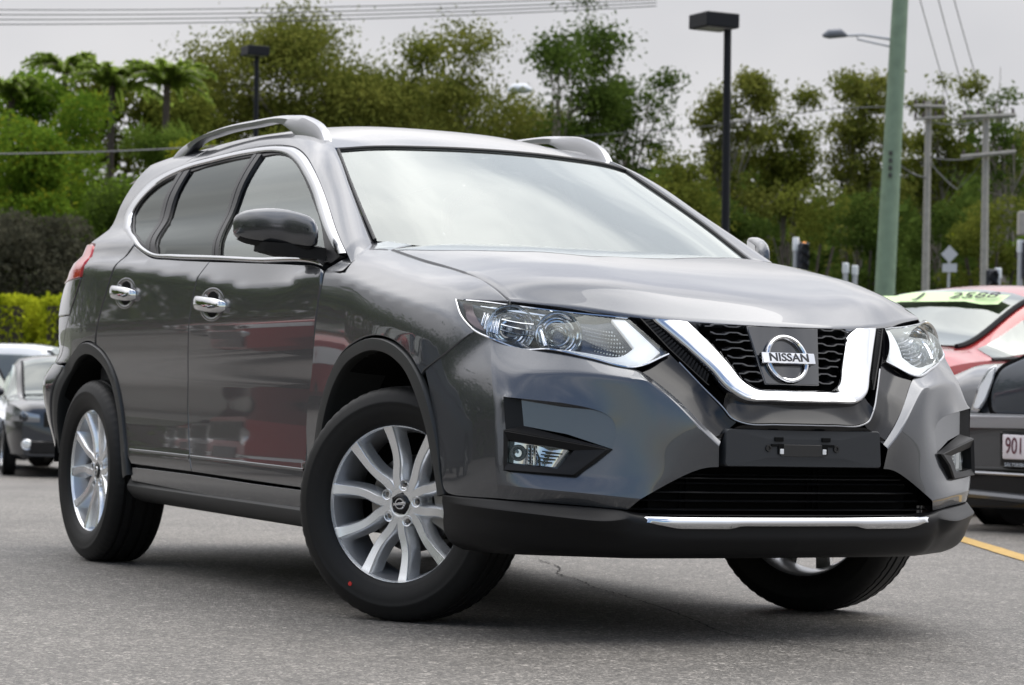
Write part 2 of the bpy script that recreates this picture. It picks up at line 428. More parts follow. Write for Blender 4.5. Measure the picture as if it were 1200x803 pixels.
def S_side(x, z):
    x = np.asarray(x, float); z = np.asarray(z, float)
    return row_eval(side_rows(x), z)
def S_fend(x, z):
    x = np.asarray(x, float); z = np.asarray(z, float)
    return row_eval(fender_rows(x), z)
# ------------------------------------------------------------------ the grey SUV (x forward, y left, origin under the rear axle)
suv = tag(empty('parked_suv'), 'dark grey metallic SUV with chrome V grille and blank plate holder, front wheels turned', 'car')
near, far = -1, 1
SIDES = (near, far)

FDOOR = dict(front=[(2.262, 1.095), (2.268, 1.04), (2.252, .968), (2.238, .917), (2.200, .75), (2.150, .582), (2.144, .45), (2.130, .380)],
             bottom=[(2.130, .380), (1.742, .386), (1.128, .396)], rear=[(1.128, .396), (1.085, .50), (1.064, .62), (1.086, .806), (1.117, .944), (1.175, 1.09), (1.215, 1.155)],
             top=[(1.215, 1.155), (1.645, 1.136), (2.0, 1.119), (2.185, 1.108), (2.262, 1.095)])
RDOOR = dict(front=FDOOR['rear'][::-1], bottom=[(1.128, .396), (.80, .399), (.50, .402)],
             arch=[(0.493, 0.401), (0.442, 0.437), (0.409, 0.515), (0.359, 0.638), (0.283, 0.752), (0.201, 0.818), (0.089, 0.860)],
             rear=[(.092, .878), (.101, .907), (.141, .974), (.249, 1.113), (0.325, 1.205), (0.369, 1.245)],
             top=[(0.369, 1.245), (0.450, 1.223), (0.598, 1.192), (.816, 1.176), (1.215, 1.155)])
QUART = [[(.078, .884), (.092, .907), (.135, .976), (.243, 1.116), (0.318, 1.210), (0.361, 1.249)], [(0.361, 1.249), (0.309, 1.270), (0.121, 1.312), (-0.053, 1.357), (-0.103, 1.400), (-0.071, 1.455), (-0.013, 1.512), (0.095, 1.547), (0.263, 1.573)],
         [(0.263, 1.573), (.40, 1.65)], [(.40, 1.65), (0, 1.637), (-.35, 1.60)], [(-.35, 1.60), (-.55, 1.45), (-.66, 1.285)], [(-.66, 1.285), (-.40, 1.29), (-.125, 1.27)], [(-.125, 1.27), (-.10, 1.20), (-.11, 1.13), (-.17, 1.07), (-.26, .99)],
         [(-.26, .99), (-.42, .86), (-.50, .79)], [(-.50, .79), (-.335, .79)], [(-0.323, 0.775), (-0.231, 0.825), (-0.116, 0.865), (0.000, 0.875), (0.075, 0.865)]]
D2 = lambda d: list(d.values())

def strip_obj(name, outer, inner, f, material, parent, prof, n=90, close=False):
    a = resamp(spl(outer, 8), n); b = resamp(spl(inner, 8), n)
    A = f(a[:, 0], a[:, 1]); B = f(b[:, 0], b[:, 1])
    mb = MB(); mb.grid(ribbon(A, B, prof)); return mb.build(name, material, parent, angle=50)

MOULD = mat('dark grey moulding', (.026, .027, .027), .42, 0, 0, spec=.35, noise=(400, .2), bump=.1)
PILLAR = mat('black pillar film', (.008, .008, .009), .34, spec=.22)
ROD = [(-.02, -.004), (0, .001), (.12, .0045), (.5, .0065), (.88, .0045), (1, .001), (1.02, -.004)]
for sg in SIDES:
    fs = surf(S_side, sg); ff = surf(S_fend, sg)
    # painted panels
    door = sheet('front_door', loop_of(*D2(FDOOR)), fs, PAINT, suv, gap=.002, step=.024)
    rdoor = sheet('rear_door', loop_of(*D2(RDOOR)), fs, PAINT, suv, gap=.002, step=.024)
    sheet('quarter_panel', loop_of(*QUART), fs, PAINT, suv, gap=.001, step=.024)
    # fender: upper part to the hood line, lower strip behind the wheel arch
    FEND = [[(2.272, 1.095), (2.276, 1.04), (2.258, .968), (2.244, .917), (2.206, .75), (2.156, .582), (2.150, .45), (2.138, .385)], [(2.138, .385), (2.19, .392)],
            [(2.197, 0.391), (2.223, 0.495), (2.261, 0.611), (2.314, 0.688), (2.374, 0.763), (2.455, 0.821), (2.584, 0.861), (2.715, 0.874), (2.866, 0.851), (2.965, 0.806), (3.028, 0.754)],
            [(3.040, .768), (3.10, .795), (3.16, .825), (3.244, .885)], [(3.244, .885), (3.20, .918), (3.150, .978)], [(3.150, .978), (3.262, .975)],
            [(3.262, .979), (3.201, 1.008), (3.125, 1.037), (2.951, 1.075), (2.723, 1.111), (2.467, 1.158)], [(2.467, 1.158), (2.455, 1.171), (2.37, 1.189), (2.256, 1.204)], [(2.256, 1.204), (2.30, 1.165), (2.335, 1.142), (2.272, 1.095)]]
    sheet('front_fender', loop_of(*FEND), ff, PAINT, suv, gap=.0015, step=.02)
    # dark structure behind the gaps
    SKIN = [[(2.40, 1.12), (2.30, .70), (2.20, .50), (2.15, .38)], [(2.15, .38), (.50, .39)], [(.50, .39), (.44, .5), (.37, .66), (.29, .785), (.2, .85), (0, .90), (-.24, .85), (-.36, .79)], [(-.36, .79), (-.55, .80)],
            [(-.55, .80), (-.62, 1.15)], [(-.62, 1.15), (0.374, 1.200)], [(0.374, 1.200), (.8, 1.15), (1.6, 1.11), (2.40, 1.10)]]
    sheet('door_aperture', loop_of(*SKIN), fs, DARK, suv, off=-.016, lip=.01, step=.06)
    # lower door cladding, sill
    sheet('sill_panel', loop_of([(2.19, .372), (2.185, .300)], [(2.185, .300), (1.3, .312), (.47, .335)], [(.47, .335), (.485, .390)], [(.485, .390), (1.1, .386), (1.75, .376), (2.19, .372)]), fs, PAINT, suv, step=.02, off=-.006)
    mb = MB(); xs = np.linspace(.40, 2.25, 40)
    mb.grid([[(x, sg*.852, .345 - .008*(x-.4)), (x, sg*(.866), .318 - .008*(x-.4)), (x, sg*.862, .300 - .008*(x-.4)), (x, sg*.838, .272 - .008*(x-.4)), (x, sg*.80, .256 - .008*(x-.4)), (x, sg*.70, .25), (x, sg*.62, .26)] for x in xs]); mb.build('sill_cladding', MOULD, suv)
    for dr, xa, xb in ((rdoor, .474, 1.102), (door, 1.112, 2.138)):      # raised line along the foot of each door
        ln = np.linspace(xa, xb, 12); zl = .4575 - .016*np.clip((ln - .45)/1.7, 0, 1)**1.3
        strip_obj('door_moulding', [(x, z + .0035) for x, z in zip(ln, zl)], [(x, z - .0065) for x, z in zip(ln, zl)], fs, PAINT, dr, [(0, -.002), (0, .0035), (.3, .0055), (.75, .0045), (1, .001), (1, -.002)], 60)
    # wheel arch mouldings
    for nm, cx, out, inn in (('arch', 2.70, [(2.158, 0.365), (2.198, 0.437), (2.233, 0.534), (2.284, 0.644), (2.375, 0.757), (2.456, 0.814), (2.585, 0.854), (2.715, 0.867), (2.865, 0.844), (2.974, 0.793), (3.048, 0.721), (3.096, 0.630), (3.125, 0.534), (3.139, 0.452), (3.156, 0.408)],
                                   [(2.213, 0.351), (2.232, 0.428), (2.272, 0.514), (2.320, 0.615), (2.404, 0.721), (2.484, 0.779), (2.594, 0.814), (2.715, 0.827), (2.849, 0.805), (2.941, 0.760), (3.010, 0.687), (3.054, 0.606), (3.083, 0.514), (3.106, 0.437), (3.112, 0.399)]),
                             ('arch', 0, [(0.464, 0.360), (0.440, 0.438), (0.404, 0.515), (0.354, 0.639), (0.278, 0.753), (0.195, 0.816), (0.085, 0.855), (0.000, 0.869), (-0.116, 0.859), (-0.237, 0.819), (-0.324, 0.771), (-0.406, 0.670), (-0.454, 0.544), (-0.484, 0.418)],
                              [(0.412, 0.346), (0.393, 0.418), (0.360, 0.496), (0.314, 0.612), (0.247, 0.713), (0.174, 0.771), (0.077, 0.809), (0.000, 0.821), (-0.102, 0.813), (-0.208, 0.778), (-0.285, 0.730), (-0.358, 0.641), (-0.401, 0.534), (-0.429, 0.418)])):
        f_ = fs if cx == 0 else ff
        if cx: # behind the front wheel the body side and fender surfaces agree closely
            f_ = ff
        strip_obj('arch_moulding', out, inn, f_, MOULD, suv, [(0, -.012), (0, .004), (.06, .008), (.5, .009), (.93, .007), (1, .0), (1.0, -.02), (1.0, -.07), (1.01, -.16)])
    # window surround
    CH_O = [(2.262, 1.097), (2.186, 1.110), (1.645, 1.137), (1.27, 1.157), (.816, 1.178), (0.597, 1.194), (0.449, 1.225), (0.311, 1.266), (0.123, 1.309), (-0.057, 1.355), (-0.101, 1.397), (-0.072, 1.450), (-0.013, 1.512), (0.094, 1.545), (0.263, 1.571), (0.648, 1.593), (0.991, 1.598), (1.267, 1.583), (1.449, 1.558), (1.604, 1.516), (1.754, 1.457), (1.986, 1.337), (2.359, 1.144)]
    CH_I = [(2.24, 1.120), (2.167, 1.131), (1.635, 1.154), (1.257, 1.174), (0.811, 1.195), (0.621, 1.205), (0.480, 1.233), (0.328, 1.278), (0.159, 1.316), (0.025, 1.361), (-0.016, 1.397), (0.009, 1.434), (0.079, 1.489), (0.146, 1.517), (0.277, 1.544), (0.633, 1.568), (0.982, 1.574), (1.240, 1.563), (1.404, 1.539), (1.558, 1.496), (1.709, 1.435), (1.939, 1.315), (2.295, 1.140)]
    FP = [[(2.215, 1.126), (2.166, 1.133), (1.858, 1.143), (1.265, 1.172)], [(1.265, 1.172), (1.144, 1.338), (1.118, 1.557)], [(1.118, 1.557), (1.250, 1.556), (1.391, 1.537), (1.515, 1.502), (1.635, 1.455), (1.842, 1.349), (2.064, 1.237), (2.215, 1.126)]]
    RP = [[(1.215, 1.174), (.937, 1.189), (0.634, 1.204)], [(0.634, 1.204), (0.457, 1.372), (0.403, 1.543)], [(0.403, 1.543), (0.644, 1.562), (1.010, 1.566)], [(1.010, 1.566), (1.055, 1.404), (1.215, 1.174)]]
    QP = [[(0.300, 1.538), (0.321, 1.404), (0.478, 1.246)], [(0.478, 1.246), (0.323, 1.286), (0.153, 1.324), (0.047, 1.363), (0.009, 1.397), (0.028, 1.434), (0.096, 1.488), (0.166, 1.515), (0.300, 1.538)]]
    DLO = loop_of(np.array([CH_I[i] for i in range(len(CH_I))]).tolist(), [CH_I[-1], CH_I[0]])
    LO = [loop_of(*q) for q in (FP, RP, QP)]
    wf = sheet('window_frame', inset(DLO, -.006), fs, PILLAR, suv, off=-.007, step=.03, holes=LO, lip=.03)
    for lp, m, nm in zip(LO, (SIDEGLASS, PRIVACY, PRIVACY), ('front_window', 'rear_window', 'quarter_window')):
        sheet(nm, inset(lp, -.004), fs, m, suv, off=-.012, step=.03, lip=.003, edge=.001)
    # rubber pillar covers between the panes
    for (a, b) in (([(1.205, 1.176), (1.050, 1.404), (1.026, 1.569)], [(1.275, 1.174), (1.149, 1.338), (1.115, 1.563)]), ([(0.491, 1.236), (0.326, 1.404), (0.298, 1.542)], [(0.625, 1.208), (0.452, 1.372), (0.411, 1.551)])):
        strip_obj('pillar_cover', a, b, fs, PILLAR, wf, [(0, -.01), (.02, -.001), (.42, .0), (.45, -.006), (.49, -.006), (.52, 0), (.98, -.001), (1, -.01)], 24)
    strip_obj('window_trim', CH_O, CH_I, fs, TRIMCHR, suv, ROD, 220)
    # door handles
    for dr, hx, hz, L in ((door, 1.335, .996, .265), (rdoor, .430, 1.056, .245)):
        bowl = MB(); r0 = .112; th = np.linspace(0, 2*np.pi, 41)[:-1]; rr = []
        for r, h in ((1.08, .0005), (1.0, .0022), (.93, .0022), (.88, .0008), (.70, .0004), (.55, .0004)):
            p, n = fs(hx + r0*r*np.cos(th), hz + r0*.50*r*np.sin(th)); rr.append(p + n*h)
        bowl.grid(rr, True); bw = bowl.build('handle_bowl', PAINT, dr, angle=60)
        pk = MB(); rr = []
        for r, h in ((1.0, .0012), (.0, .0012)):
            p, n = fs(hx + .005 + .060*r*np.cos(th), hz + .046*r*np.sin(th)); rr.append(p + n*h)
        pk.grid(rr, True); pk.build('handle_recess_shade', DARK, dr)  # flat black disc; shade behind the handle is put into its colour
        hb = MB(); rows = []
        for t in np.linspace(-1, 1, 25):
            x = hx - .005 + t*L/2; w = .0265*(1 - .25*abs(t)**6) * (1.0 if t < .5 else 1 - .12*(t-.5)); h = .012 + .030*(1 - t*t)**.45 if abs(t) < 1 else .010
            p, n = fs(np.array([x]), np.array([hz - .010*t])); p = p[0]; n = n[0]
            q = 2*np.pi*np.arange(14)/14
            rows.append([p + n*(h - .012 + .011*math.cos(a)*(1 if abs(t) < .97 else .4)) + np.array((0, 0, 1))*w*math.sin(a)*(1 if abs(t) < .97 else .7) for a in q])
        hb.grid(rows, True); n = 14; hb.f += [tuple(range(n)), tuple(range(24*n, 25*n))]; hb.build('door_handle', CHROME, dr, angle=60)
    # A pillar and cant rail: lofted from the window trim to the windscreen edge
    lo = resamp(spl([(2.365, 1.144), (1.986, 1.340), (1.755, 1.460), (1.605, 1.519), (1.450, 1.561), (1.268, 1.586), (0.991, 1.601), (0.648, 1.596), (0.263, 1.574)], 8), 60)
    L0, N0 = fs(lo[:, 0], lo[:, 1])
    hi = resamp(np.array(spl([(2.30, .735, 1.190), (1.97, .668, 1.385), (1.65, .590, 1.553), (1.50, .560, 1.605), (1.30, .540, 1.640), (1.0, .53, 1.655), (.65, .53, 1.658), (.40, .53, 1.652)], 8)), 60); hi[:, 1] *= sg
    rows = []
    for i in range(60):
        a = L0[i]; b = hi[i]; m = (a+b)/2; outv = np.array((.25 if i < 30 else 0, sg*.75, .62)); outv /= np.linalg.norm(outv)
        d = b-a; outv -= d*(outv@d)/(d@d); outv /= np.linalg.norm(outv); w = np.linalg.norm(d)
        rows.append([a - N0[i]*.012] + [a*(1-t) + b*t + outv*w*.40*min(1, max(.25, (a[0]-.3)/.6))*t*(1-t) for t in np.linspace(0, 1, 9)] + [b - np.array((0, 0, .02)) - np.array((0, sg*.012, 0))])
    r0 = [np.array(p) + np.array((.06, 0, -.055)) for p in rows[0]]; rows = [r0] + rows
    mb = MB(); mb.grid(rows); mb.build('roof_pillar', PAINT, suv, angle=60)

# ---- roof, windscreen, hood
def grid_f(cols, qs):
    """cols: list (per |q|) of 3-D polylines with equal counts -> interpolating surface P(t, s), s in -1..1 across the car"""
    C = [spl(c, 6) for c in cols]; n = len(C[0]); C = np.array(C)             # (k, n, 3)
    def f(t, s):
        t = np.clip(np.asarray(t, float), 0, 1); s = np.asarray(s, float); a = np.abs(s)
        ti = t*(n-1); i = np.clip(ti.astype(int), 0, n-2); w = (ti - i)[:, None]
        P = np.array([c[i]*(1-w) + c[i+1]*w for c in C])                    # (k, m, 3)
        out = np.zeros((len(t), 3)); qn = np.array(qs)
        full = np.concatenate([-qn[1:][::-1], qn])
        idx = np.concatenate([np.arange(1, len(qn))[::-1], np.arange(len(qn))])
        # natural smooth interpolation across through a Lagrange-free cubic (Catmull-Rom on uneven knots)
        for d in range(3):
            Y = P[idx, :, d].copy()
            if d == 1: Y[:len(qn)-1] *= -1
            kk = np.clip(np.searchsorted(full, s) - 1, 0, len(full)-2); h = np.diff(full); D = np.diff(Y, axis=0)/h[:, None]
            Mm = np.zeros_like(Y); Mm[1:-1] = (D[1:]*h[:-1, None] + D[:-1]*h[1:, None])/(h[1:] + h[:-1])[:, None]; Mm[0] = 1.5*D[0] - .5*Mm[1]; Mm[-1] = 1.5*D[-1] - .5*Mm[-2]
            r = np.arange(len(s)); u = (s - full[kk])/h[kk]; hh = h[kk]
            out[:, d] = (1+2*u)*(1-u)**2*Y[kk, r] + u*(1-u)**2*hh*Mm[kk, r] + u*u*(3-2*u)*Y[kk+1, r] + u*u*(u-1)*hh*Mm[kk+1, r]
        return out
    return f
def panel_grid(f, nt, ns, t0=0, t1=1, s0=-1, s1=1):
    T, Sx = np.meshgrid(np.linspace(t0, t1, nt), np.linspace(s0, s1, ns), indexing='ij')
    return f(T.ravel(), Sx.ravel()).reshape(nt, ns, 3)
RQ = [0, .45, .8, 1]
roof_f = grid_f([[(1.752, 0, 1.574), (1.60, 0, 1.617), (1.40, 0, 1.662), (1.1, 0, 1.699), (.7, 0, 1.717), (.2, 0, 1.710), (-.3, 0, 1.675), (-.75, 0, 1.60)],
                 [(1.732, .26, 1.570), (1.585, .255, 1.611), (1.39, .25, 1.655), (1.1, .25, 1.692), (.7, .25, 1.710), (.2, .25, 1.703), (-.3, .25, 1.668), (-.75, .24, 1.597)],
                 [(1.692, .47, 1.560), (1.55, .455, 1.598), (1.37, .44, 1.636), (1.1, .43, 1.668), (.7, .425, 1.684), (.2, .425, 1.678), (-.3, .425, 1.642), (-.75, .40, 1.588)],
                 [(1.655, .588, 1.549), (1.50, .558, 1.600), (1.30, .538, 1.634), (1.05, .530, 1.650), (.7, .528, 1.656), (.2, .528, 1.648), (-.3, .525, 1.615), (-.75, .48, 1.570)]], RQ)
g = panel_grid(roof_f, 60, 33, .004, 1, -1, 1)
front_lip = g[0] + np.array((.004, 0, -.022)); mb = MB(); mb.grid(np.concatenate([front_lip[None], g])); roof = mb.build('roof_panel', PAINT, suv, angle=60)
ws_f = grid_f([[(2.535, 0, 1.158), (2.30, 0, 1.292), (2.02, 0, 1.444), (1.768, 0, 1.566)],
               [(2.505, .33, 1.163), (2.27, .31, 1.295), (1.99, .285, 1.443), (1.748, .262, 1.562)],
               [(2.42, .60, 1.175), (2.19, .555, 1.304), (1.92, .505, 1.445), (1.702, .475, 1.553)],
               [(2.297, .722, 1.192), (2.09, .681, 1.312), (1.86, .628, 1.438), (1.665, .579, 1.541)]], RQ)
wr = panel_grid(ws_f, 30, 37)
mb = MB(); mb.grid(wr); ws = mb.build('windscreen', WINDSCREEN, suv, angle=180)
nrm = np.array((.5, 0, .86))
def ws_band(t0, t1, s0, s1, nt, ns, d): return panel_grid(ws_f, nt, ns, t0, t1, s0, s1) - nrm*d
mb = MB()
for s0, s1 in ((-1.0, -.955), (.955, 1.0)): mb.grid(ws_band(0, 1, s0, s1, 30, 3, .003))
mb.grid(ws_band(0, .10, -1, 1, 4, 37, .003)); mb.grid(ws_band(.955, 1, -1, 1, 4, 37, .003)); mb.build('frit_band', mat('ceramic frit', (.01, .01, .01), .4), ws)
mb = MB()
for s in (-1, 1): mb.tube(panel_grid(ws_f, 30, 2, 0, 1, s*.995, s*1.004)[:, 1] + np.array((.002, 0, .003)), .006, 6)
mb.tube(panel_grid(ws_f, 2, 37, .996, 1.0)[1] + np.array((.004, 0, .003)), .006, 6); mb.build('windscreen_seal', mat('seal rubber', (.012, .012, .012), .5), ws)
HQ = [0, .34, .61, .81, 1]
hood_cols = [[(2.57, 0, 1.186), (2.835, 0, 1.163), (3.09, 0, 1.124), (3.345, 0, 1.062), (3.50, 0, 1.000), (3.60, 0, .929)],
             [(2.56, .25, 1.187), (2.816, .25, 1.166), (3.06, .25, 1.129), (3.31, .25, 1.070), (3.462, .25, 1.006), (3.552, .262, .933)],
             [(2.53, .45, 1.186), (2.775, .45, 1.166), (3.01, .45, 1.131), (3.245, .45, 1.080), (3.39, .45, 1.020), (3.474, .452, .944)],
             [(2.505, .60, 1.178), (2.73, .60, 1.152), (2.945, .60, 1.119), (3.16, .60, 1.074), (3.30, .60, 1.022), (3.37, .60, .966)],
             [(2.470, .7385, 1.158), (2.666, .7385, 1.122), (2.865, .7385, 1.090), (3.063, .7385, 1.052), (3.185, .7375, 1.014), (3.264, .736, .981)]]
hood_f = grid_f(hood_cols, HQ)
hg = panel_grid(hood_f, 50, 61, 0, 1, -.999, .999)
tang = hg[-1] - hg[-3]; tang /= np.linalg.norm(tang, axis=1)[:, None]
lip1 = hg[-1] + tang*.004 + np.array((0, 0, -.004)); lip2 = lip1 + np.array((-.012, 0, -.012)); lip3 = lip2 + np.array((-.05, 0, -.004))
rear1 = hg[0] + np.array((-.006, 0, -.004)); rear2 = rear1 + np.array((0, 0, -.03))
full = np.concatenate([rear2[None], rear1[None], hg, lip1[None], lip2[None], lip3[None]])
sidel = full[:, :1] + np.array((0, -.0015, -.004)); sider = full[:, -1:] + np.array((0, .0015, -.004))
full = np.concatenate([sidel + np.array((0, 0, -.02)), sidel, full, sider, sider + np.array((0, 0, -.02))], axis=1)
mb = MB(); mb.grid(full); hood = mb.build('hood', PAINT, suv, angle=50)
mb = MB(); mb.grid(panel_grid(ws_f, 4, 37, -.0, .05) + np.array((.09, 0, -.03)));
cw = [[tuple(a), tuple(b)] for a, b in zip(panel_grid(ws_f, 2, 37, 0, .01, -.97, .97)[0] + np.array((.0, 0, -.004)), panel_grid(hood_f, 2, 37, 0, .01, -.97, .97)[0] + np.array((-.004, 0, -.02)))]
mb.grid(cw); mb.build('cowl_panel', PLAST, suv)
# ---- roof rails
for sg in SIDES:
    top = spl([(1.580, .572, 1.564), (1.525, .570, 1.624), (1.400, .566, 1.674), (1.200, .560, 1.700), (0.858, .556, 1.711), (0.492, .556, 1.708), (0.214, .554, 1.684), (0.059, .552, 1.652), (-0.053, .548, 1.606)], 8)
    bot = spl([(1.565, .572, 1.544), (1.450, .568, 1.586), (1.330, .564, 1.612), (1.150, .560, 1.674), (0.858, .556, 1.687), (0.492, .556, 1.684), (0.264, .554, 1.664), (0.121, .552, 1.614), (-0.034, .548, 1.584)], 8)
    rows = []
    for a, b in zip(top, bot):
        a = a*np.array((1, sg, 1)); b = b*np.array((1, sg, 1)); w = .019; ou = np.array((0, sg, 0))
        rows.append([a - ou*w*.6, a + ou*w*.1 + np.array((0, 0, .003)), a + ou*w*.9 - np.array((0, 0, .005)), a + ou*w*1.25 - (a-b)*.35, b + ou*w*1.2, b + ou*w*.5 - np.array((0, 0, .002)), b - ou*w, a - ou*w - (a-b)*.3])
    mb = MB(); mb.grid(rows, True); mb.f += [tuple(range(8)), tuple(range((len(rows)-1)*8, len(rows)*8))]
    rail = mb.build('roof_rail', SATIN, suv, angle=40)

# ---- front bumper: creased cage for each half
def cage(name, V, F, creases, material, parent, lv=3, default=1.0, pins=''):
    """sub-division surface on a hand-laid cage, mirrored left/right"""
    keys = list(V); ix = {k: i for i, k in enumerate(keys)}
    for sg in SIDES:
        me = bpy.data.meshes.new(name); vs = [(V[k][0], V[k][1]*sg, V[k][2]) for k in keys]
        fs_ = [tuple(ix[k] for k in (q.split() if sg == near else q.split()[::-1])) for q in F]
        me.from_pydata(vs, [], fs_); me.update()
        import bmesh
        bm = bmesh.new(); bm.from_mesh(me); bmesh.ops.recalc_face_normals(bm, faces=bm.faces)
        c = sum((f.normal*f.calc_area() for f in bm.faces), Vector())
        if c.dot(Vector((.6, sg*.4, 0))) < 0: bmesh.ops.reverse_faces(bm, faces=bm.faces)
        ly = bm.edges.layers.float.get('crease_edge') or bm.edges.layers.float.new('crease_edge')
        cs = {}
        for chain, val in creases:
            ks = chain.split()
            for a, b in zip(ks, ks[1:]): cs[frozenset((ix[a], ix[b]))] = val
        bm.verts.ensure_lookup_table()
        for e in bm.edges:
            k = frozenset((e.verts[0].index, e.verts[1].index))
            if k in cs:
                e[ly] = cs[k]
                if cs[k] >= .7: e.smooth = False
            elif e.is_boundary: e[ly] = default
        if pins:
            vl = bm.verts.layers.float.get('crease_vert') or bm.verts.layers.float.new('crease_vert')
            for k in pins.split(): bm.verts[ix[k]][vl] = 1.0
        for f in bm.faces: f.smooth = True
        bm.to_mesh(me); bm.free(); me.materials.append(material)
        
        o = bpy.data.objects.new(name, me); children_link(o, parent)
        md = o.modifiers.new('round', 'SUBSURF'); md.levels = md.render_levels = lv; md.boundary_smooth = 'PRESERVE_CORNERS'
        yield o
BV = dict(
 a1=(3.040, .896, .768), a2=(3.066, .893, .715), a3=(3.104, .889, .61), a4=(3.140, .886, .50), a5=(3.150, .886, .455), a6=(3.158, .884, .408),
 b1=(3.160, .884, .823), b2=(3.19, .884, .755), b3=(3.22, .882, .70), b4=(3.25, .881, .605), b5=(3.26, .880, .49), b6=(3.262, .880, .447), b7=(3.26, .876, .406),
 c0=(3.246, .842, .884), c1=(3.300, .816, .862), c2=(3.352, .838, .775), c3=(3.388, .846, .700), c4=(3.405, .847, .608), c5=(3.409, .847, .49), c6=(3.414, .842, .447), c7=(3.408, .834, .407),
 d1=(3.362, .744, .832), d2=(3.425, .778, .772), d3=(3.418, .832, .697), d4=(3.426, .826, .603), d5=(3.432, .829, .487), d6=(3.482, .786, .440), d7=(3.472, .776, .402),
 e1=(3.435, .695, .835), e2=(3.48, .705, .772), e3=(3.520, .700, .684), e4=(3.535, .690, .585), e5=(3.546, .660, .478), e6=(3.560, .672, .432), e7=(3.540, .665, .396),
 f1=(3.512, .605, .813), f2=(3.556, .607, .766), f3=(3.600, .545, .660), f4=(3.596, .572, .556), f5=(3.615, .572, .475), f6=(3.618, .585, .424), f7=(3.600, .588, .390),
 g1=(3.578, .497, .788), g2=(3.618, .520, .756), g3=(3.660, .475, .668), g4=(3.668, .470, .560), g5=(3.676, .455, .485), g6=(3.656, .512, .417), g7=(3.628, .535, .386),
 h2=(3.634, .484, .759), h3=(3.680, .410, .690), h4=(3.708, .352, .622), h5=(3.694, .350, .511),
 j4=(3.722, .295, .572), j5=(3.712, .288, .512),
 i1=(3.592, .470, .776), i3=(3.664, .394, .701), i4=(3.694, .337, .633), i5=(3.713, .284, .585))
BF = ['a1 a2 b2 b1', 'a2 a3 b3 b2', 'a3 a4 b4 b3', 'a4 a5 b5 b4', 'a5 a6 b6 b5', 'a6 b7 b6', 'b1 b2 c1 c0', 'b2 c2 c1', 'b2 b3 c3 c2', 'b3 b4 c4 c3', 'b4 b5 c5 c4', 'b5 b6 c6 c5', 'b6 b7 c7 c6',
      'c1 c2 d2 d1', 'c2 c3 d3 d2', 'c3 c4 d4 d3', 'c4 c5 d5 d4', 'c5 c6 d6 d5', 'c6 c7 d7 d6', 'd1 d2 e2 e1', 'd2 d3 e3 e2', 'd5 d6 e6 e5', 'd6 d7 e7 e6', 'e1 e2 f2 f1', 'e2 e3 f3 f2', 'e5 e6 f6 f5', 'e6 e7 f7 f6', 'e5 f5 f4',
      'f1 f2 g2 g1', 'f2 f3 g3 g2', 'f3 f4 g4 g3', 'f4 f5 g5 g4', 'f5 f6 g6 g5', 'f6 f7 g7 g6', 'g1 g2 h2 i1', 'g2 g3 h3 h2', 'g3 g4 h4 h3', 'g4 g5 h5 h4', 'h2 h3 i3 i1', 'h3 h4 i4 i3', 'h4 j4 i5 i4', 'h4 h5 j5 j4', 'g5 g6 h5']
BC = [('c1 c2 c3 c4 c5 c6 c7', .75), ('b6 c6 d6 e6 f6 g6', .92), ('a5 b6', .5), ('d2 e2 f2 g2 h2', .62), ('c2 d2', .3), ('g2 h2', .7), ('h2 h3 h4 j4', .72), ('d5 e5 f5 g5', .6), ('d3 d4 d5', .6), ('b2 c2', .3)]
bumpers = list(cage('front_bumper', BV, BF, BC, PAINT, suv, pins='d3 e3 f4 e5 d5 d4'))
# lower cladding
CLAD = mat('grained bumper plastic', (.007, .007, .0075), .40, 0, 0, spec=.20, noise=(420, .2), bump=.12)
KV = {}
for k, (x, q) in dict(a=(3.158, .884), b=(3.262, .882), c=(3.408, .838), d=(3.474, .780), e=(3.545, .672), f=(3.603, .594), g=(3.634, .540)).items():
    n = np.array({'a': (0, 1), 'b': (.1, 1), 'c': (.7, .7), 'd': (.8, .6), 'e': (.85, .5), 'f': (.9, .45), 'g': (.95, .3)}[k]); n = n/np.linalg.norm(n)
    zt = {'a': .406, 'b': .404, 'c': .404, 'd': .399, 'e': .393, 'f': .388, 'g': .384}[k]
    fz = {'a': .385, 'b': .382, 'c': .376, 'd': .370, 'e': .359, 'f': .351, 'g': .352}[k]
    fo = {'a': .004, 'b': .010, 'c': .020, 'd': .032, 'e': .044, 'f': .046, 'g': .022}[k]
    for i, (o, z) in enumerate(((-.02, zt), (.004, zt - .001), (fo, fz), (fo*.6 - .004, fz - .030), (.0, .300), (-.025, .262), (-.07, .245))): KV[k + str(i)] = (x + n[0]*o, q + n[1]*o, z)
KV['g2'] = (3.648, .545, .362)
for k, (x, q) in dict(h=(3.668, .50), i=(3.692, .28), j=(3.70, 0)).items():
    for i, (dx, z) in enumerate(((-.06, .374), (-.01, .374), (.002, .352), (.000, .333), (.002, .30), (-.03, .258), (-.08, .245))): KV[k + str(i)] = (x + dx, q, z)
KF = [f'{a}{i} {a}{i+1} {b}{i+1} {b}{i}' for a, b in zip('abcdefghi', 'bcdefghij') for i in range(6)]
list(cage('bumper_cladding', KV, KF, [(' '.join(f'{c}{i}' for c in 'abcdefg'), w) for i, w in ((1, .9), (2, .95), (3, .5))] + [('h1 i1 j1', .7), ('h4 i4 j4', .3), ('g1 g2 g3', .6)], CLAD, suv))
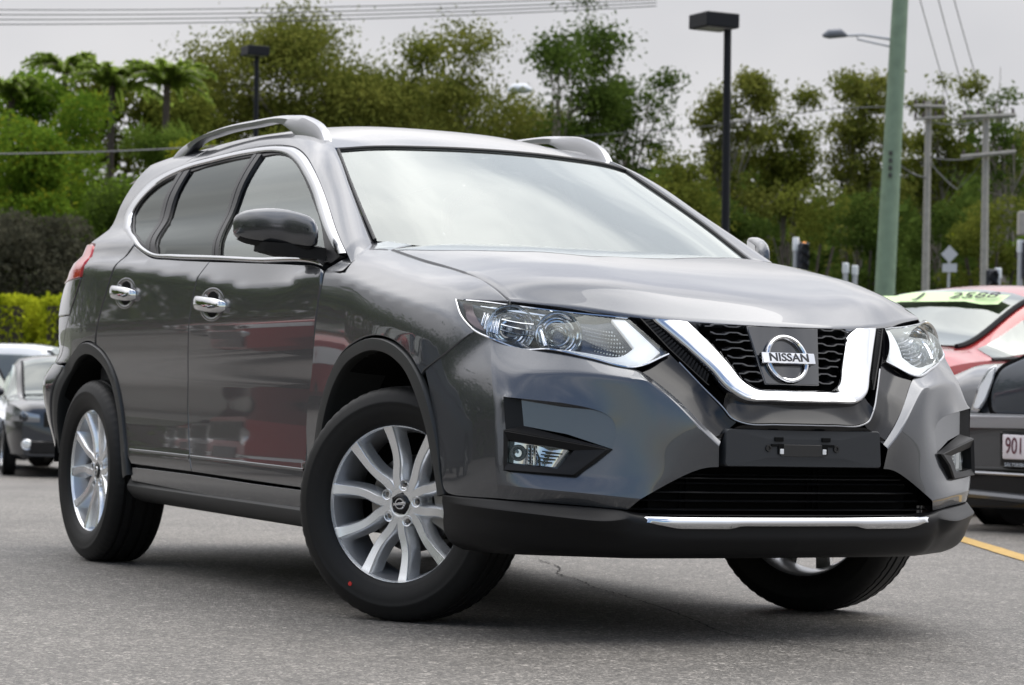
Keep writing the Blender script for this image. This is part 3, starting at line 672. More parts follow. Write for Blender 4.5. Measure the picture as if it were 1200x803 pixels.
# ---- bumper inserts: fog lamp pocket, lower grille, chrome lip, plate holder
def quadf(p00, p10, p11, p01):
    A, B, C, D = [np.array(p, float) for p in (p00, p10, p11, p01)]
    return lambda u, v: (A*(1-u)*(1-v) + B*u*(1-v) + C*u*v + D*(1-u)*v)
for sg, bmp in zip(SIDES, bumpers):
    m = np.array((1, sg, 1)); V = {k: np.array(v) for k, v in BV.items()}
    inn = np.array((-.80, -.56, 0))
    d3i = V['d3'] + inn*.020 + np.array((.030, -.04, -.006)); d4i = V['d4'] + inn*.020 + np.array((.030, -.04, .012)); e3i = V['e3'] + inn*.030 + np.array((0, 0, -.012)); e4i = V['e4'] + inn*.028 + np.array((0, 0, .01)); f3i = V['f3'] + inn*.002; f4i = V['f4'] + inn*.004
    MB().grid(np.array([[d3i, e3i, f3i], [d4i, e4i, f4i]])*m).build('fog_recess_panel', PAINT, bmp)
    MB().grid(np.array([[V['d3'], V['e3'], V['f3']], [d3i, e3i, f3i]])*m).build('fog_recess_lip', PAINT, bmp)
    MB().grid(np.array([[V['d3'] + inn*.002, d3i], [V['d4'], d4i]])*m).build('fog_recess_wall', PLASTG, bmp)
    # bezel: ledge above, tapering to a tip at the inner end
    o = np.array((.0, 0, 0)); fwd = np.array((.84, .54, 0))
    T0, T1, TIP = V['d4'] + np.array((-.004, .004, 0)), V['e4'], V['f4']
    B0, B1 = V['d5'] + np.array((-.002, .002, 0)), V['e5']
    w0, w1 = T0*.5 + TIP*.5, 0
    rows_top = [T0, T0*.6 + TIP*.4, T0*.25 + TIP*.75, TIP]; rows_in = [d4i, d4i*.6 + f4i*.4, d4i*.25 + f4i*.75, f4i]
    # lamp opening inside the bezel
    L00, L10, L11, L01 = [T0*(1-a)*(1-b) + TIP*a*(1-b) + B1*a*b + B0*(1-a)*b for a, b in ((.05, .26), (.66, .26), (.66, .80), (.05, .80))]
    loopo = [T0, T0*.6 + TIP*.4, T0*.25 + TIP*.75, TIP, TIP*.55 + B1*.45 + np.array((.006, .004, 0)), B1, B0*.5 + B1*.5, B0]
    loopi = [L00, L00*.6 + L10*.4, L00*.25 + L10*.75, L10, L10*.5 + L11*.5, L11, L01*.5 + L11*.5, L01]
    rr = []
    for a, b in zip(loopo, loopi):
        c = a*.12 + b*.88
        rr.append([p*m for p in (a - fwd*.012, a + fwd*.010, a*.88 + b*.12 + fwd*.014, c + fwd*.006, b - fwd*.012, b - fwd*.03)])
    rr.append(rr[0]); bz = MB().grid(rr).grid(np.array([rows_in, [p + fwd*.012 for p in rows_top]])*m).build('fog_lamp_bezel', PLASTG, bmp, angle=30)
    lf = quadf(L00, L10, L11, L01)
    P = lambda u, v, d: (lf(u, v) + fwd*d)*m
    lamp = MB().grid([[P(u, v, -.030 + .006*math.sin(u*9)) for v in np.linspace(0, 1, 4)] for u in np.linspace(0, 1, 16)]).build('fog_lamp', CHROME, bz, angle=180)
    ctr = lf(.17, .5)
    nrm_ = fwd*m
    Rm = Vector((0, 1, 0)).rotation_difference(Vector(nrm_)).to_matrix().to_4x4(); Mx = Matrix.Translation(Vector((ctr - fwd*.028)*m)) @ Rm
    MB().lathe([(.0001, .004), (.010, .003), (.017, .010), (.022, .010), (.024, .004), (.025, -.01)], 24, Mx).build('fog_projector', SMOKE, lamp)
    mb = MB()
    for u in (.36, .43, .50): mb.box(P(u, .5, -.018), (.006, .006, .055), None, .001)
    for v in (.25, .42, .60, .78): mb.tube([P(.58, v, -.019), P(.97 - .14*v, v, -.019)], .0022, 5)
    mb.build('fog_reflector_ribs', CHROME, lamp)
    MB().grid([[P(u, v, -.010 + .004*math.sin(math.pi*u)) for v in (0, .5, 1)] for u in np.linspace(0, 1, 8)]).build('fog_lens', LENS, bz)

lg = MB()
for z in np.linspace(.386, .512, 6):
    w = np.interp(z, [.38, .515], [.535, .35])
    lg.grid([[(np.interp(abs(y), [0, .35, .53], [3.668, 3.652, 3.600]) + dx, y, z + dz) for dx, dz in ((-.05, .004), (0, .003), (.004, 0), (-.05, -.004))] for y in np.linspace(-w, w, 21)])
lower = lg.build('lower_grille', PLASTG, suv)
mb = MB()
for y in (.09, .11, .13, -.35, -.33): mb.box((3.606, y, .45), (.006, .005, .12))
mb.grid([[(3.59 - .25*y*y, y, z) for z in (.36, .52)] for y in np.linspace(-.56, .56, 15)]).build('grille_backing', DARK, lower)
for zt, xx in ((.478, 3.668), (.437, 3.667)):
    MB().tube([(np.interp(abs(y), [0, .35, .53], [xx, xx - .014, xx - .066]) + .004, y, zt) for y in np.linspace(-.46 if zt < .46 else -.40, .46 if zt < .46 else .40, 21)], .0022, 6).build('grille_bright_line', PLASTG, lower)
# chrome lip with the stepped lower edge
ys = np.linspace(-.508, .508, 61); rows = []
for y in ys:
    a = abs(y); x = 3.708 - .16*a*a - max(0, a - .44)*.25; step = np.interp(a, [0, .20, .235, .40, .47, .508], [.341, .341, .333, .333, .345, .352])
    rows.append([(x - .03, y, .372), (x - .006, y, .3715), (x + .004, y, .366), (x + .008, y, .352), (x + .006, y, step + .003), (x, y, step), (x - .03, y, step - .002)])
MB().grid(rows).build('chrome_lip', CHROME, suv, angle=60)
ph = MB(); pl = round_poly([(-.272, .514), (.275, .514), (.272, .622), (-.268, .622)], .012)
def plate_f(y, z, d): return (3.716 - .10*y*y + d - (z - .514)*.06, y, z)
for d0, d1, k in ((-.05, .004, 1.0), ):
    n = len(pl); A = [plate_f(y, z, -.05) for y, z in pl]; B = [plate_f(y, z, .008) for y, z in pl]; C_ = [plate_f(y*.988, .568 + (z-.568)*.955, .012) for y, z in pl]; ctr = [plate_f(y*.5, .568 + (z-.568)*.5, .0125) for y, z in pl]
    ph.grid([A, B, C_, ctr], True); ph.f.append(tuple(3*n + i for i in range(n)))
holder = ph.build('plate_holder', mat('plate holder plastic', (.020, .022, .025), .42, spec=.35), suv, angle=40)
# the blank holder: screw bosses, slots and the light clips behind them
MB().box(plate_f(-.01, .562, .0125), (.004, .155, .034), None, .001).build('holder_recess', mat('recess black', (.012, .012, .012), .4), holder)
for y in (-.128, .108):
    sgn_ = -1 if y < 0 else 1
    Mx = Matrix.Translation(plate_f(y, .568, .010)) @ Vector((0, 1, 0)).rotation_difference(Vector((1, 0, 0))).to_matrix().to_4x4()
    MB().lathe([(.0001, .003), (.004, .003), (.0055, .006), (.0095, .006), (.011, .001), (.011, -.01)], 20, Mx).build('screw_boss', mat('screw black', (.01, .01, .01), .3), holder)
    MB().box(plate_f(y - sgn_*.036, .594, .013), (.006, .03, .012), None, .001).box(plate_f(y - sgn_*.026, .577, .013), (.006, .035, .007), None, .001).box(plate_f(y - sgn_*.042, .566, .013), (.006, .02, .03), None, .001).build('holder_slot', DARK, holder)
    MB().box(plate_f(y - sgn_*.044, .559, .0145), (.005, .013, .015), None, .001).build('holder_clip', mat('white nylon', (.7, .7, .7), .4), holder)

# ---- grille
def gp(y, z, d=0):   # the raked grille plane
    return (3.598 + (.916 - z)*.335 - .42*y*y + d, y, z)
mb = MB(); mb.grid([[gp(y, z, -.055) for z in np.linspace(.60, .945, 6)] for y in np.linspace(-.44, .44, 13)]); grille = mb.build('grille', DARK, suv)
def half_w(z): return np.interp(z, [.747, .923], [.150, .258])
def badge_w(z): return np.interp(z, [.755, .92], [.094, .126])
zs = np.linspace(.762, .920, 8)
for sg in SIDES:
    mb = MB()
    for k, z in enumerate(zs):
        y0, y1 = badge_w(z), half_w(z) - .002; n = 40; rows = []
        for t in np.linspace(0, 1, n):
            y = y0 + (y1-y0)*t; ph_ = (y*1000/84 + (k % 2)*.5) % 1; tri = abs(ph_ - .5)*2; h = .0030*np.clip((tri - .5)*5, -1, 1); th = .0042 + .002*(abs(tri - .5) < .14)
            rows.append([gp(sg*y, z + h + th, -.016), gp(sg*y, z + h + th*.4, -.004), gp(sg*y, z + h - th*.4, -.004), gp(sg*y, z + h - th, -.016), gp(sg*y, z + h - th, -.04), gp(sg*y, z + h + th, -.04)])
        mb.grid(rows, True)
    mb.build('grille_mesh', mat('grille black', (.012, .012, .013), .22, 0, .4), grille)
bp = loop_of([(-.094, .752), (.094, .752)], [(.094, .752), (.126, .922)], [(.126, .922), (-.126, .922)], [(-.126, .922), (-.094, .752)])
def gpl(y, z): 
    P = np.stack([3.598 + (.916 - z)*.335 - .42*y*y, y, z], 1); n = np.stack([np.ones_like(y), .84*y, np.full_like(y, .335)], 1); return P, n/np.linalg.norm(n, axis=1)[:, None]
sheet('badge_panel', bp, gpl, mat('smoked badge panel', (.012, .013, .016), .10, .0, 1), grille, step=.03, off=.002)
# round maker's badge: ring, bar and raised lettering
bc = Vector(gp(-.013, .826, .006)); bn = Vector((1, 0, .335)).normalized(); by = Vector((0, 1, 0)); bz_ = bn.cross(by)
Bm = Matrix(((by.x, bz_.x, bn.x, bc.x), (by.y, bz_.y, bn.y, bc.y), (by.z, bz_.z, bn.z, bc.z), (0, 0, 0, 1)))
ring = MB(); rows = []
for t in np.linspace(0, 2*math.pi, 65)[:-1]:
    rows.append([Bm @ Vector(((r)*math.cos(t), r*1.02*math.sin(t), h)) for r, h in ((.0735, -.004), (.0735, .006), (.071, .010), (.066, .0115), (.061, .009), (.059, .004), (.0585, -.004))])
rows.append(rows[0]); ring.grid([[tuple(p) for p in r] for r in rows])
bar = round_poly([(-.092, -.0165), (.092, -.0165), (.092, .0165), (-.092, .0165)], .002, 2)
bf = lambda a, b, d: tuple(Bm @ Vector((a, b, d)))
n = len(bar); ring.grid([[bf(a, b, 0) for a, b in bar], [bf(a, b, .0135) for a, b in bar], [bf(a*.985, b*.93, .0155) for a, b in bar], [bf(a*.5, b*.5, .0165) for a, b in bar]], True); ring.f.append(tuple(len(ring.v) - n + i for i in range(n)))
badge = ring.build('badge', CHROME, grille, angle=40)
def lettering(name, body, M, size, material, parent, depth=.001, sx=1, align='CENTER', bold=0):
    cu = bpy.data.curves.new(name, 'FONT'); cu.body = body; cu.size = size; cu.extrude = depth; cu.align_x = align; cu.align_y = 'CENTER'; cu.offset = bold; cu.resolution_u = 3
    o = bpy.data.objects.new(name, cu); col.objects.link(o); dg = bpy.context.evaluated_depsgraph_get(); me = bpy.data.meshes.new_from_object(o.evaluated_get(dg))
    bpy.data.objects.remove(o); bpy.data.curves.remove(cu)
    me.transform(M @ Matrix.Diagonal((sx, 1, 1, 1))); me.materials.clear(); me.materials.append(material)
    r = bpy.data.objects.new(name, me); children_link(r, parent); return r
lettering('badge_lettering', 'NISSAN', Bm @ Matrix.Translation((0, 0, .0165)), .034, mat('badge ink', (.02, .02, .022), .3), badge, .0012, 1.22, bold=.0006)
# chrome V
def vchain(pts): return [np.array(p) for p in pts]
VO = [(3.508, .399, .931), (3.578, .338, .862), (3.650, .275, .782), (3.684, .243, .733), (3.702, .205, .707), (3.712, .10, .700), (3.716, 0, .699)]
VI = [(3.552, .262, .925), (3.592, .232, .878), (3.638, .192, .812), (3.664, .168, .770), (3.680, .135, .748), (3.692, .07, .744), (3.694, 0, .743)]
def mirror_chain(P): return [(x, -y, z) for x, y, z in P] + [(x, y, z) for x, y, z in P[::-1][1:]]
def sharp_chain(P, n=10):
    """straight legs with small rounded corners"""
    return resamp(np.array(P), n)
a = resamp(spl(mirror_chain(VO), 8), 120); b = resamp(spl(mirror_chain(VI), 8), 120)
nv = np.array((.93, 0, .36)); rows = []
for p, q in zip(a, b):
    rows.append([p + (p-q)*.02 - nv*.03, p, p*.95 + q*.05 + nv*.007, p*.90 + q*.10 + nv*.010, p*.34 + q*.66 + nv*.006, p*.28 + q*.72 + nv*.004, p*.04 + q*.96 - nv*.012, q - nv*.016, q - nv*.035])
MB().grid(rows).build('chrome_v', CHROME, grille, angle=50)
# gloss black surround below and beside the V, with its bright outline and the ribbed strips
for sg in SIDES:
    m = np.array((1, sg, 1))
    outer = resamp(spl([(3.476, .458, .934), (3.576, .386, .832), (3.588, .474, .778), (3.642, .398, .702), (3.702, .306, .598)], 1), 40) if 0 else None
    inner_l = resamp(np.array([(3.482, .444, .930), (3.560, .385, .845), (3.640, .312, .745), (3.690, .252, .668)]), 30)
    outer_l = np.vstack([resamp(np.array([(3.480, .452, .930), (3.578, .383, .832)]), 8)[:-1], resamp(np.array([(3.580, .386, .828), (3.588, .474, .776)]), 5)[:-1], resamp(np.array([(3.588, .474, .776), (3.660, .397, .700), (3.690, .340, .632), (3.709, .288, .584)]), 18)])
    inn2 = np.vstack([resamp(np.array([(3.480, .446, .931), (3.562, .384, .843)]), 8)[:-1], resamp(np.array([(3.562, .384, .843), (3.575, .372, .828)]), 5)[:-1], resamp(np.array([(3.575, .372, .828), (3.645, .308, .740), (3.686, .262, .682), (3.700, .225, .640)]), 18)])
    rows = [[p*(1-t)*m + q*t*m + np.array((-.008*math.sin(math.pi*t), 0, 0)) for t in np.linspace(0, 1, 5)] + [q*m + np.array((-.03, 0, 0))] for p, q in zip(outer_l, inn2)]
    MB().grid(rows).build('grille_wing', BLACKG, grille, angle=30)
    mb = MB()
    ra = resamp(np.array([(3.496, .428, .934), (3.562, .370, .848), (3.650, .288, .745)]), 24); rb = resamp(np.array([(3.502, .408, .937), (3.574, .346, .858), (3.652, .282, .772)]), 24)
    for i in range(1, 23):
        p, q = ra[i]*m, rb[i]*m; d = (ra[i+1] - ra[i])*m*.26
        mb.grid([[p - d + (-.022, 0, 0), p - d, q - d, q - d + (-.022, 0, 0)], [p + d + (-.022, 0, 0), p + d, q + d, q + d + (-.022, 0, 0)]])
    mb.grid([[p*m + (-.014, 0, 0), q*m + (-.014, 0, 0)] for p, q in zip(ra, rb)])
    mb.grid([[p*m + np.array((-.01, sg*.004, 0)), p*m + np.array((.002, sg*.004, 0)), p*m + np.array((.002, -sg*.001, 0)), p*m + np.array((-.01, -sg*.001, 0))] for p in ra])
    mb.build('ribbed_strip', PLAST, grille, angle=20)
bl = mirror_chain([(3.690, .262, .690), (3.698, .240, .655), (3.706, .21, .644), (3.722, .10, .641), (3.726, 0, .641)]); bu = mirror_chain([(3.682, .238, .728), (3.690, .21, .710), (3.698, .19, .704), (3.706, .10, .698), (3.708, 0, .697)])
a = resamp(spl(bl, 6), 60); b = resamp(spl(bu, 6), 60); MB().grid([[p + (-.03, 0, -.004), p, p*.5 + q*.5 + (-.010, 0, 0), q + (-.012, 0, 0)] for p, q in zip(a, b)]).build('grille_surround', BLACKG, grille, angle=50)
tl = mirror_chain([(3.592, .354, .808), (3.648, .304, .736), (3.690, .262, .680), (3.701, .240, .652), (3.710, .21, .640), (3.725, .10, .636), (3.729, 0, .636)])
MB().tube(resamp(spl(tl, 6), 90), .0024, 6).build('grille_trim_line', SATIN, grille)
st = mirror_chain([(3.704, .300, .596), (3.716, .22, .632), (3.726, .1, .634), (3.728, 0, .634)]); sb = mirror_chain([(3.704, .300, .585), (3.70, .22, .600), (3.70, .1, .600), (3.70, 0, .600)])
MB().grid([[p, q] for p, q in zip(resamp(np.array(st), 40), resamp(np.array(sb), 40))]).build('grille_sill', BLACKG, grille)
# dark core so that no gap shows daylight
mb = MB()
mb.grid([[(3.46 - .55*abs(y)**2.2 + dx, y, z) for z, dx in ((.30, .02), (.45, .05), (.60, .05), (.75, .0), (.90, -.10), (.955, -.16))] for y in np.linspace(-.80, .80, 21)])
mb.grid([[(x, y, .93 - (x < 2.5)*.0) for y in (-.72, 0, .72)] for x in (2.2, 2.8, 3.28)])
mb.build('front_core', DARK, suv)
# shut-line filler between hood, lamps and grille
MB().grid([[p + np.array((-.022, 0, -.012)), p + np.array((-.030, 0, -.035)), p + np.array((-.028, 0, -.075))] for p in hg[-1]]).build('hood_seal', DARK, suv)

# ---- headlights
HT = [(3.142, .852, .979), (3.215, .800, .973), (3.285, .730, .962), (3.370, .610, .947), (3.469, .457, .934)]
HB = [(3.142, .852, .979), (3.190, .857, .930), (3.245, .840, .887), (3.298, .815, .865), (3.362, .742, .834), (3.432, .697, .836), (3.512, .605, .814), (3.578, .497, .790), (3.580, .383, .831)]
ht = resamp(spl(HT, 10), 80); hb_ = resamp(spl(HB, 10), 80)
def lens_pt(u, v):
    u = np.clip(np.asarray(u, float), 0, 1); v = np.asarray(v, float)
    i = np.clip((u*79).astype(int), 0, 78); w = (u*79 - i)[:, None]
    a = ht[i]*(1-w) + ht[i+1]*w; b = hb_[i]*(1-w) + hb_[i+1]*w
    bul = 4*v*(1-v)*.014*np.minimum(1, u*3); out = np.array((.75, .62, .22)); return a*(1-v)[:, None] + b*v[:, None] + out*bul[:, None]
LAMPCHR = mat('lamp reflector', (.93, .94, .95), .10, 1)
for sg in SIDES:
    m = np.array((1, sg, 1))
    def lens_f(u, v, sg=sg):
        P = lens_pt(u, v); e = 2e-3; uu = np.clip(u, e, 1-e); vv = np.clip(v, e, 1-e); n = np.cross(lens_pt(uu+e, vv) - lens_pt(uu-e, vv), lens_pt(uu, vv+e) - lens_pt(uu, vv-e))
        n /= np.maximum(np.linalg.norm(n, axis=1), 1e-12)[:, None]; s = np.sign(n @ np.array((.75, .62, .2))); n *= s[:, None]
        return P*np.array((1, sg, 1)), n*np.array((1, sg, 1))
    U, Vv = np.meshgrid(np.linspace(0, 1, 61), np.linspace(0, 1, 17), indexing='ij')
    P, Nn = lens_f(U.ravel(), Vv.ravel()); P = P.reshape(61, 17, 3); Nn = Nn.reshape(61, 17, 3)
    dep = (.075*np.minimum(1, U*4)*np.minimum(1, (1-U)*5 + .15)*(.35 + .65*np.sin(np.pi*np.clip(Vv, .02, .98))))[..., None]
    MB().grid(P + Nn*.0005).build('headlight_tmp', LENS, None) if 0 else None
    hl = MB().grid(P - Nn*dep - Nn*.004).build('headlight', mat('lamp housing grey', (.13, .135, .15), .2, .9), suv, angle=180)
    MB().grid(P).build('headlight_lens', LENS, hl, angle=180)
    rim = [P[:, 0], P[:, -1]]
    mb = MB()
    for q, nn, g in ((P[:, 0], Nn[:, 0], -1), (P[:, -1], Nn[:, -1], 1)):
        mb.grid([[a + b*.001, a - b*.008, a - b*.03] for a, b in zip(q, Nn[:, 8])])
    mb.grid([[a + b*.001, a - b*.03] for a, b in zip(P[-1], Nn[-1])]); mb.build('headlight_housing', BLACKG, hl)
    mb = MB(); mb.tube(P[10:, -1] + Nn[10:, 8]*.001, .0035, 6); mb.tube(P[4:, 0] + Nn[4:, 8]*.0, .0030, 6); mb.tube(P[:22, -1] + Nn[:22, 8]*.001, .0022, 6); mb.build('headlight_rim', CHROME, hl)
    def lp(name, segs, material, off, step=.03, n=40, edge=.004, lip=.012): return sheet(name, loop_of(*segs, step=.03), lens_f, material, hl, off=off, step=step, edge=edge, lip=lip)
    DRL = mat('daytime light guide', (.92, .93, .94), .3, 0, .5); DRL.node_tree.nodes['Principled BSDF'].inputs['Emission Color'].default_value = (1, .98, .95, 1); DRL.node_tree.nodes['Principled BSDF'].inputs['Emission Strength'].default_value = .30  # faint emission added to whiten the light guide
    lp('daytime_light', [[(.905, .02), (.985, .02)], [(.985, .02), (.985, .90)], [(.985, .90), (.91, .965), (.845, .965), (.70, .965), (.51, .965)], [(.51, .965), (.62, .90), (.775, .83), (.90, .66)], [(.90, .66), (.905, .02)]], DRL, -.007)
    lp('signal_lens', [[(.035, .04), (.10, .04)], [(.10, .04), (.135, .4), (.225, .86)], [(.225, .86), (.16, .90), (.08, .6), (.035, .04)]], AMBER, -.010)
    # reflector bowls with stepped facets
    for (cu, cv, r, nm) in ((.35, .50, .072, 'reflector_bowl'), (.585, .46, .068, 'projector_bowl')):
        c, n = lens_f(np.array([cu]), np.array([cv])); c = c[0]; n = n[0]; ax = Vector((.93, sg*.36, .03)).normalized()
        Mx = Matrix.Translation(Vector(c - n*.022) - ax*.006) @ Vector((0, 1, 0)).rotation_difference(ax).to_matrix().to_4x4()
        prof = [(r*k, -.055 + .055*k**2.0 + (.003 if i % 2 else 0)) for i, k in enumerate(np.linspace(.12, 1, 15))]
        b = MB().lathe(prof, 40, Mx).build(nm, LAMPCHR, hl, angle=25)
        if nm == 'projector_bowl': MB().lathe([(.0001, .008), (.012, .005), (.022, -.004), (.027, -.016), (.029, -.02), (.029, -.04)], 32, Mx).build('projector_lens', LENS, b); MB().lathe([(.029, -.012), (.033, -.010), (.034, -.03)], 32, Mx).build('projector_ring', CHROME, b)
        else: MB().lathe([(.0001, -.012), (.007, -.014), (.009, -.03), (.009, -.055)], 16, Mx).build('bulb', WHITEP, b)
    mb = MB()
    for k, u in enumerate(np.linspace(.19, .285, 6)):
        q, nq = lens_f(np.full(9, u), np.linspace(.25, .8, 9)); mb.tube(q - nq*.022, .005, 6)
    for v in (.35, .5, .65): 
        q, nq = lens_f(np.linspace(.30, .46, 9), np.full(9, v)); mb.tube(q - nq*.014, .0025, 5)
    q, nq = lens_f(np.linspace(.16, .70, 14), np.full(14, .06)); mb.tube(q - nq*.016, .006, 6)
    q, nq = lens_f(np.full(9, .49), np.linspace(.1, .9, 9)); mb.tube(q - nq*.026, .014, 8)
    mb.build('reflector_ribs', LAMPCHR, hl, angle=60)
    mb = MB()
    for u in np.linspace(.72, .86, 12):
        for v in np.linspace(.22 + (u-.72)*.4, .74, 7):
            q, nq = lens_f(np.array([u]), np.array([v])); mb.box(q[0] - nq[0]*.016, (.006, .006, .006), None, .0015)
    mb.build('signal_reflector', mat('dim reflector', (.62, .63, .66), .15, 1), hl)

# ---- mirrors
for sg in SIDES:
    m = np.array((1, sg, 1)); n = 24
    # sections from the inner end (near the pillar) out to the tip; each is a rounded D facing forward
    secs = [(0.868, 2.165, 1.206, .020, .035), (0.885, 2.140, 1.214, .060, .054), (0.913, 2.075, 1.226, .080, .062), (0.943, 2.000, 1.235, .086, .066), (0.983, 1.942, 1.240, .080, .062), (1.013, 1.895, 1.242, .060, .052), (1.028, 1.865, 1.242, .038, .036), (1.032, 1.854, 1.242, .012, .014)]
    rows = []
    C_ = resamp(spl(secs, 6), 30)
    for q, x, z, dx, dz in C_:
        r = []
        for t in np.linspace(0, 2*np.pi, n+1)[:-1]:
            c, s = math.cos(t), math.sin(t)
            xx = dx*(abs(c)**.72*np.sign(c) if c > 0 else .55*np.sign(c)*abs(c)**.5); zz = dz*np.sign(s)*abs(s)**.82*(1 if s > 0 else .86)
            r.append((x + xx - .02, sg*q, z + zz))
        rows.append(r)
    shell = MB().grid(rows, True); shell.f += [tuple(range(n)), tuple(range(29*n, 30*n))]
    mir = shell.build('wing_mirror', PAINT, suv, angle=60)
    low = []
    for q, x, z, dx, dz in C_[2:-3]:
        low.append([(x - .02 + dx*1.005*math.cos(t), sg*q, z + dz*1.01*math.sin(t)) for t in np.linspace(-1.9, -.95, 8)])
    MB().grid(low).build('mirror_base', PLAST, mir)
    band = []
    for q, x, z, dx, dz in C_[7:-1]:
        band.append([(x - .02 + (dx + .002)*abs(math.cos(t))**.72, sg*(q + .001), z + dz*1.01*np.sign(math.sin(t))*abs(math.sin(t))**.82) for t in np.linspace(-.0, .10, 4)])
    MB().grid(band).build('indicator_strip', mat('smoked indicator', (.10, .10, .11), .12, .6, 1), mir)
    MB().grid(band[-5:]).build('indicator_tip', WHITEP, mir) if 0 else None
    arm = MB().grid([[(2.12 + a, sg*(.840 + .01), z) for a, z in ((-.09, 1.135), (.07, 1.125), (.075, 1.165), (-.05, 1.185))], [(2.10 + a, sg*.875, z) for a, z in ((-.09, 1.140), (.05, 1.132), (.05, 1.172), (-.06, 1.186))], [(2.05 + a, sg*.93, z) for a, z in ((-.10, 1.142), (.02, 1.138), (.02, 1.182), (-.08, 1.186))], [(2.0 + a, sg*.985, z) for a, z in ((-.10, 1.160), (.0, 1.156), (.0, 1.188), (-.09, 1.190))]], True)
    arm.f += [(0, 1, 2, 3), (12, 13, 14, 15)]; arm.build('mirror_arm', PLAST, mir, angle=50)
    MB().grid([[(x - .02 - dx*.52, sg*q, z + dz*.86*k) for k in (-1, 0, 1)] for q, x, z, dx, dz in C_[4:-4]]).build('mirror_glass', CHROME, mir)
    sail = [(2.335, 1.150), (2.30, 1.128), (2.19, 1.118), (2.135, 1.136), (2.20, 1.20)]
    sheet('mirror_sail', loop_of(*[[sail[i], sail[(i+1) % 5]] for i in range(5)]), surf(S_side, sg), BLACKG, suv, off=.003, step=.03) if 0 else None

# ---- tail: lamps, bumper, tailgate, spoiler
for sg in SIDES:
    fs = surf(S_side, sg)
    sheet('tail_lamp', loop_of([(-.13, 1.262), (-.105, 1.20), (-.115, 1.135)], [(-.115, 1.135), (-.3, 1.125), (-.62, 1.12)], [(-.62, 1.12), (-.64, 1.20), (-.64, 1.275)], [(-.64, 1.275), (-.4, 1.282), (-.13, 1.262)]), fs, RED, suv, off=.006, step=.03)
    sheet('reversing_lamp', loop_of([(-.118, 1.130), (-.175, 1.07), (-.265, .985)], [(-.265, .985), (-.62, .985)], [(-.62, .985), (-.62, 1.115)], [(-.62, 1.115), (-.118, 1.130)]), fs, mat('clear grey lens', (.05, .052, .055), .08, .5, 1), suv, off=.003, step=.03)
    sheet('rear_bumper_side', loop_of([(-.345, .775), (-.43, .68), (-.482, .55), (-.50, .42), (-.50, .36)], [(-.50, .36), (-.7, .33), (-.97, .32)], [(-.97, .32), (-1.0, .60), (-.96, .78)], [(-.96, .78), (-.6, .785), (-.345, .775)]), fs, PAINT, suv, off=.004, step=.03, lip=.03)
    sheet('rear_flank', loop_of([(-.43, .86), (-.51, .79)], [(-.51, .79), (-.98, .79)], [(-.98, .79), (-.90, .98)], [(-.90, .98), (-.27, .98)], [(-.27, .98), (-.43, .86)]), fs, PAINT, suv, step=.03)
mb = MB(); mb.grid([[(x, y, z) for y in (-w, -w*.5, 0, w*.5, w)] for x, z, w in ((-.96, .30, .66), (-1.02, .55, .70), (-.98, .80, .70), (-.93, .98, .64), (-.90, 1.12, .60), (-.80, 1.28, .55))]); mb.build('tailgate', PAINT, suv)
mb = MB(); mb.grid([[(x, y, z) for y in (-w, -w*.5, 0, w*.5, w)] for x, z, w in ((-.80, 1.28, .56), (-.68, 1.45, .50), (-.56, 1.58, .44))]); mb.build('rear_screen', PRIVACY, suv)

# ---- underbody, wheel wells and a plain cabin seen through the glass
mb = MB()
mb.box((1.35, 0, .30), (1.55, 1.50, .10)).box((-.70, 0, .38), (.60, 1.20, .14)).box((2.72, 0, .36), (1.75, .90, .20)).box((1.35, .62, .245), (1.2, .12, .05)).box((.9, -.25, .235), (1.9, .10, .08))
mb.build('underbody', DARK, suv)
for sg in SIDES:
    for cx, R in ((2.70, .456), (0, .438)):
        MB().grid([[(cx + R*1.06*math.cos(t), sg*q, .37 + R*math.sin(t)) for q in (.875, .70, .50)] for t in np.linspace(.02, math.pi-.02, 30)]).grid([[(cx + r*math.cos(t), sg*.50, .37 + r*math.sin(t)) for r in (.05, R*1.06)] for t in np.linspace(.02, math.pi-.02, 30)]).build('wheel_well', DARK, suv)
mb = MB()
mb.grid([[(x, y, z) for x, z in ((2.42, 1.10), (2.15, 1.135), (1.90, 1.10), (1.82, 1.00), (1.80, .75))] for y in np.linspace(-.74, .74, 13)]); mb.grid([[(x, y, .60) for x in (-.7, 1.9)] for y in (-.75, .75)])
for sg in SIDES: mb.grid([[(x, sg*.775, z) for z in (.5, .9, 1.10)] for x in (-.2, 1.0, 2.2)])
mb.build('dashboard', TRIM, suv, angle=40)
wheel_c = Vector((1.66, -.37, 1.06)); Mx = Matrix.Translation(wheel_c) @ Matrix.Rotation(R_(-65), 4, 'Y')
mb = MB(); mb.tube([Mx @ Vector((.185*math.cos(t), .185*math.sin(t), 0)) for t in np.linspace(0, 2*math.pi, 33)], .014, 8, False); mb.box(Mx @ Vector((0, 0, 0)), (.13, .13, .05), Mx.to_3x3(), .02); mb.box(Mx @ Vector((0, 0, 0)), (.03, .34, .02), Mx.to_3x3(), .006); mb.build('steering_wheel', TRIM, suv)
